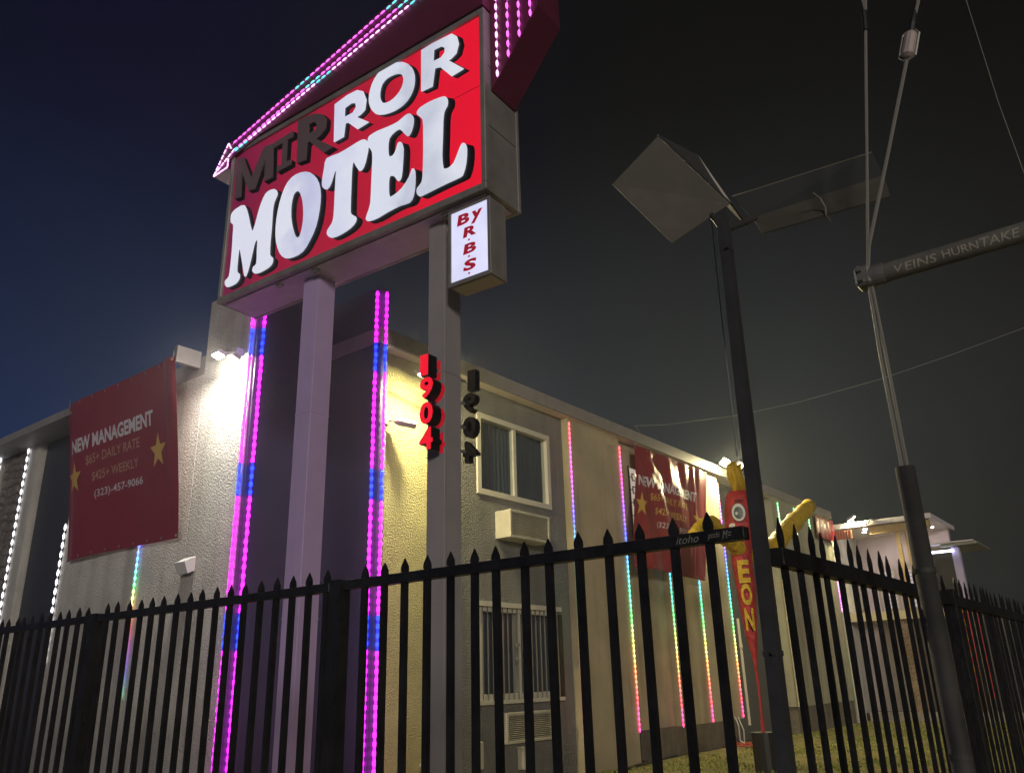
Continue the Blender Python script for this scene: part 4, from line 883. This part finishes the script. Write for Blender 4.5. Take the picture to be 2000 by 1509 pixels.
# marker writing on the strut, wrapped round the pipe
nf = (EYE-Vector((SX, .25, zt))); nf.y = 0; nf.normalize(); ang0 = math.atan2(nf.z, nf.x)
chalk = mat('pale_marker', (.50, .46, .36), .6)
def wrap(x_, y_, z_):
    a = ang0 - y_/.0265
    return (SX+.0272*math.cos(a), gy-.075-x_, zt+.0272*math.sin(a))
for s_, x0, x1, y0, y1, sh in (('V', 0, .022, -.008, .012, .2), ('EINS', .026, .105, -.010, .013, .1), ('HURN', .120, .205, -.008, .014, 0), ('TAKE', .210, .300, -.008, .016, .15), ('-', .318, .345, .003, .006, 0)):
    link('writing', text_mesh(s_, wrap, x0, x1, y0, y1, chalk, .004, sh, sub=4, minlen=.003, name='writing'), st)

# thin overhead cables
c1 = [Vector((14.0, 7.62, 6.0)), at(1240, 831, 1, 7.55), atd(1300, 829, 17), atd(1433, 812, 18.5), atd(1560, 785, 19.2), atd(1720, 740, 20), atd(1860, 692, 21), atd(2000, 640, 22), atd(2200, 560, 24)]
tag(MB().tube(c1, .007, 5).build('overhead_cable', wirem), 'thin pale cable sagging from the motel roof across the sky', 'cable')
c2 = [atd(1870, -60, 9), atd(1890, 10, 9), atd(1950, 200, 9), atd(2010, 365, 9), atd(2080, 560, 9.5)]
tag(MB().tube(c2, .004, 5).build('overhead_cable', wirem), 'very thin dark cable in the sky at the upper right', 'cable')

# ------------------------------------------------------------------ tube dancer
TY = 5.35
td = empty('tube_dancer', (12.95, TY, 0), 'red inflatable tube dancer with a round eye, yellow arms and yellow hair behind the fence', 'inflatable')
def tw(px, py): return at(px, py, 1, TY)
body = [(1444, 962, .23), (1444, 975, .265), (1445, 1000, .27), (1446, 1025, .28), (1447, 1045, .24), (1447, 1065, .20), (1449, 1090, .185), (1453, 1120, .18), (1457, 1150, .17), (1461, 1185, .15), (1465, 1215, .125), (1469, 1250, .09), (1473, 1275, .055), (1476, 1300, .03), (1482, 1345, .022), (1488, 1400, .02)]
bm = bmesh.new(); n = 20; rings = []
for i, (px, py, r) in enumerate(body):
    c = tw(px, py); ring = []
    for k in range(n):
        a = 6.2832*k/n; wr = 1+.05*math.sin(a*5+i*1.7)+.03*math.sin(a*9-i*2.3)
        ring.append(bm.verts.new((c.x+r*wr*math.cos(a), c.y+r*.85*wr*math.sin(a), c.z)))
    rings.append(ring)
for r0_, r1_ in zip(rings, rings[1:]):
    for k in range(n): bm.faces.new((r0_[k], r0_[(k+1) % n], r1_[(k+1) % n], r1_[k]))
bm.faces.new(rings[0])
bmesh.ops.recalc_face_normals(bm, faces=bm.faces[:])
me = bpy.data.meshes.new('tube_body'); bm.to_mesh(me); bm.free(); me.materials.append(redn)
for p in me.polygons: p.use_smooth = True
bdy = link('tube_body', me, td)
def arm(pts, rs, name='arm'):
    pts = [Vector(p) for p in pts]
    fine = []; fr = []
    for i in range(len(pts)-1):
        for k in range(6): 
            t = k/6; fine.append(pts[i].lerp(pts[i+1], t)); fr.append((rs[i]*(1-t)+rs[i+1]*t)*(1+.10*math.sin((i*6+k)*2.4)+.05*math.sin((i*6+k)*1.1+1)))
    fine.append(pts[-1]); fr.append(rs[-1])
    return MB().tube(fine, fr, 12).build(name, yellown, td, smooth=True)
arm([tw(1443, 1072), tw(1420, 1052), tw(1388, 1020), tw(1370, 1030), tw(1355, 1045)], [.13, .12, .12, .11, .10])
arm([tw(1447, 1085), tw(1480, 1082), tw(1510, 1068), tw(1545, 1025), tw(1580, 988)], [.12, .13, .16, .17, .15])
for sd2 in range(3):
    a = tw(1578+sd2*3, 990-sd2); MB().prism([a, a+Vector((.06, 0, .02)), a+Vector((.16, -.02, .14-.07*sd2))], (0, .01, 0)).build('cuff_streamer', yellown, td)
rh = random.Random(4)
for k in range(11):
    b0 = tw(1444+rh.uniform(-8, 8), 962); lean = rh.uniform(-.18, .12); hh = rh.uniform(.35, .62)
    if k < 3: lean = -.2; hh = .55
    pts = [b0, b0+Vector((lean*.5, rh.uniform(-.05, .05), hh*.45)), b0+Vector((lean*1.1, 0, hh*.8)), b0+Vector((lean*.5+rh.uniform(-.05, .18), 0, hh*rh.uniform(.75, 1.02)))]
    MB().tube(pts, [.05, .045, .035, .02], 6).build('hair_streamer', yellown, td, smooth=True)
def on_body(px, py, r):            # front of the body, toward the camera
    c = tw(px, py); f = (EYE-c); f.z = 0; f.normalize(); return c, f
def disc(px, py, rx, rz, m, push, name, side=0.0):
    c, f = on_body(px, py, 0); s_ = Vector((0, 0, 1)).cross(f).normalized(); R_ = .285
    poly = []
    for k in range(20):
        a = 6.2832*k/20; du = side+rx*math.cos(a); dz = rz*math.sin(a)
        poly.append(c+s_*du+f*(math.sqrt(max(.0, R_*R_-du*du))+push)+Vector((0, 0, dz)))
    ctr = c+s_*side+f*(math.sqrt(R_*R_-side*side)+push); m_ = MB(); vs = [m_.bm.verts.new(p) for p in poly]; cc = m_.bm.verts.new(ctr)
    for k in range(20): m_.bm.faces.new((vs[k], vs[(k+1) % 20], cc))
    o = m_.build(name, m, bdy); 
disc(1443, 1006, .118, .155, blackm, .006, 'eye_outline'); disc(1443, 1006, .108, .145, whitep, .010, 'eye_white'); disc(1443, 1007, .072, .10, mat('eye_grey', (.10, .12, .12), .4), .018, 'iris'); disc(1443, 1008, .022, .028, whitep, .026, 'glint', -.03)
disc(1443, 983, .085, .012, blackm, .006, 'eyebrow'); disc(1443, 1030, .05, .035, whitep, .012, 'tooth', -.1)
for s_, px, py, rr, hw_, hh_ in (('E', 1453, 1118, .19, .09, .18), ('O', 1458.4, 1162, .17, .085, .17), ('N', 1464.4, 1210, .14, .07, .17)):
    c, f = on_body(px, py, 0); s2_ = Vector((0, 0, 1)).cross(f).normalized()
    def lm_(x_, y_, z_, c=c, f=f, s2_=s2_, rr=rr): return c+s2_*x_+f*(math.sqrt(max(.0004, rr*rr-x_*x_))*1.07+.02)+Vector((0, 0, y_))
    link('letter', text_mesh(s_, lm_, -hw_, hw_, -hh_, hh_, yellown, .04, sub=2, name='letter'), bdy)
base = tw(1490, 1425)
MB().tube([(base.x, base.y, 0), (base.x, base.y, .55)], .18, 16).build('blower', blackm, td)
MB().tube([(base.x, base.y, .55), tw(1488, 1400)], .03, 8).build('collar', redn, td)

# feather flag behind the guard tube
fl = empty('feather_flag', (24, 4.55, 0), 'tall red and yellow advertising flag seen in the gap beside the guard tube', 'flag')
MB().tube([(24, 4.62, 0), (24, 4.62, 3.1)], .02, 6).build('flag_pole', galv, fl)
fp = MB(); fp.prism([(24, 4.60, .6), (24, 4.18, .9), (24, 4.14, 2.8), (24, 4.40, 3.0), (24, 4.60, 3.05)], (.012, 0, 0)); fc = fp.build('flag_cloth', redn, fl)
for z in (2.6, 2.3, 1.95, 1.55, 1.2): MB().prism([(23.985, 4.55, z), (23.985, 4.28, z+.06), (23.985, 4.22, z+.24), (23.985, 4.48, z+.22)], (.006, 0, 0)).build('lettering', yellown, fc)
fl2 = empty('feather_flag', (26, 4.35, 0), 'second narrow red flag deeper in the gap by the right fence post', 'flag')
MB().tube([(25.5, 4.3, 0), (25.5, 4.3, 3.0)], .02, 6).build('flag_pole', galv, fl2)
MB().prism([(25.5, 4.28, .5), (25.5, 4.12, .7), (25.5, 4.12, 2.6), (25.5, 4.28, 2.9)], (.012, 0, 0)).build('flag_cloth', redn, fl2)

# cords on the ground
rc = random.Random(8)
c0 = at(1436, 1458, 2, .0)
pts = [Vector((c0.x+.30*math.cos(k*.55)*rc.uniform(.5, 1.2), c0.y-.1+.42*math.sin(k*.55)*rc.uniform(.5, 1.2), .02+.06*rc.random())) for k in range(70)]
tag(MB().tube(pts, .012, 5).build('extension_cord', orangem), 'tangled orange extension cord on the grass by the corner of the tan wall', 'cord')
c5 = [at(1200, 1507, 2, .02), at(1262, 1489, 2, .02), at(1330, 1472, 2, .02), at(1400, 1456, 2, .02)]
tag(MB().tube(c5, .022, 6).build('ground_hose', rubber), 'black hose lying along the foot of the tan wall', 'hose')
sp = empty('power_outlet', (17.3, YB, .3), 'outdoor outlet with hanging plugs at the foot of the tan wall', 'outlet')
MB().box(17.05, 17.35, YB-.03, YB+.055, .18, .50).build('back_plate', plinthm, sp)
MB().tube([(17.1, YB-.04, .55), (17.1, YB-.10, .40), (17.15, YB-.08, .1), (17.0, YB-.3, .03)], .014, 5).tube([(17.25, YB-.04, .55), (17.28, YB-.12, .3), (17.3, YB-.1, .02)], .014, 5).build('plug_cord', whitep, sp)

# ------------------------------------------------------------------ thin haze volume added for a soft glow round the lamps
hz = MB().box(-61, 141, -61, 141, -1.2, 13.5).build('haze', None); hm = bpy.data.materials.new('night_haze'); hm.use_nodes = True
t_ = hm.node_tree; t_.nodes.clear(); o_ = t_.nodes.new('ShaderNodeOutputMaterial'); v_ = t_.nodes.new('ShaderNodeVolumePrincipled')
v_.inputs['Color'].default_value = (.85, .88, .92, 1); v_.inputs['Density'].default_value = .0028; v_.inputs['Anisotropy'].default_value = .55
t_.links.new(v_.outputs[0], o_.inputs['Volume']); hz.data.materials.append(hm); tag(hz, kind='stuff')
bpy.context.view_layer.update()
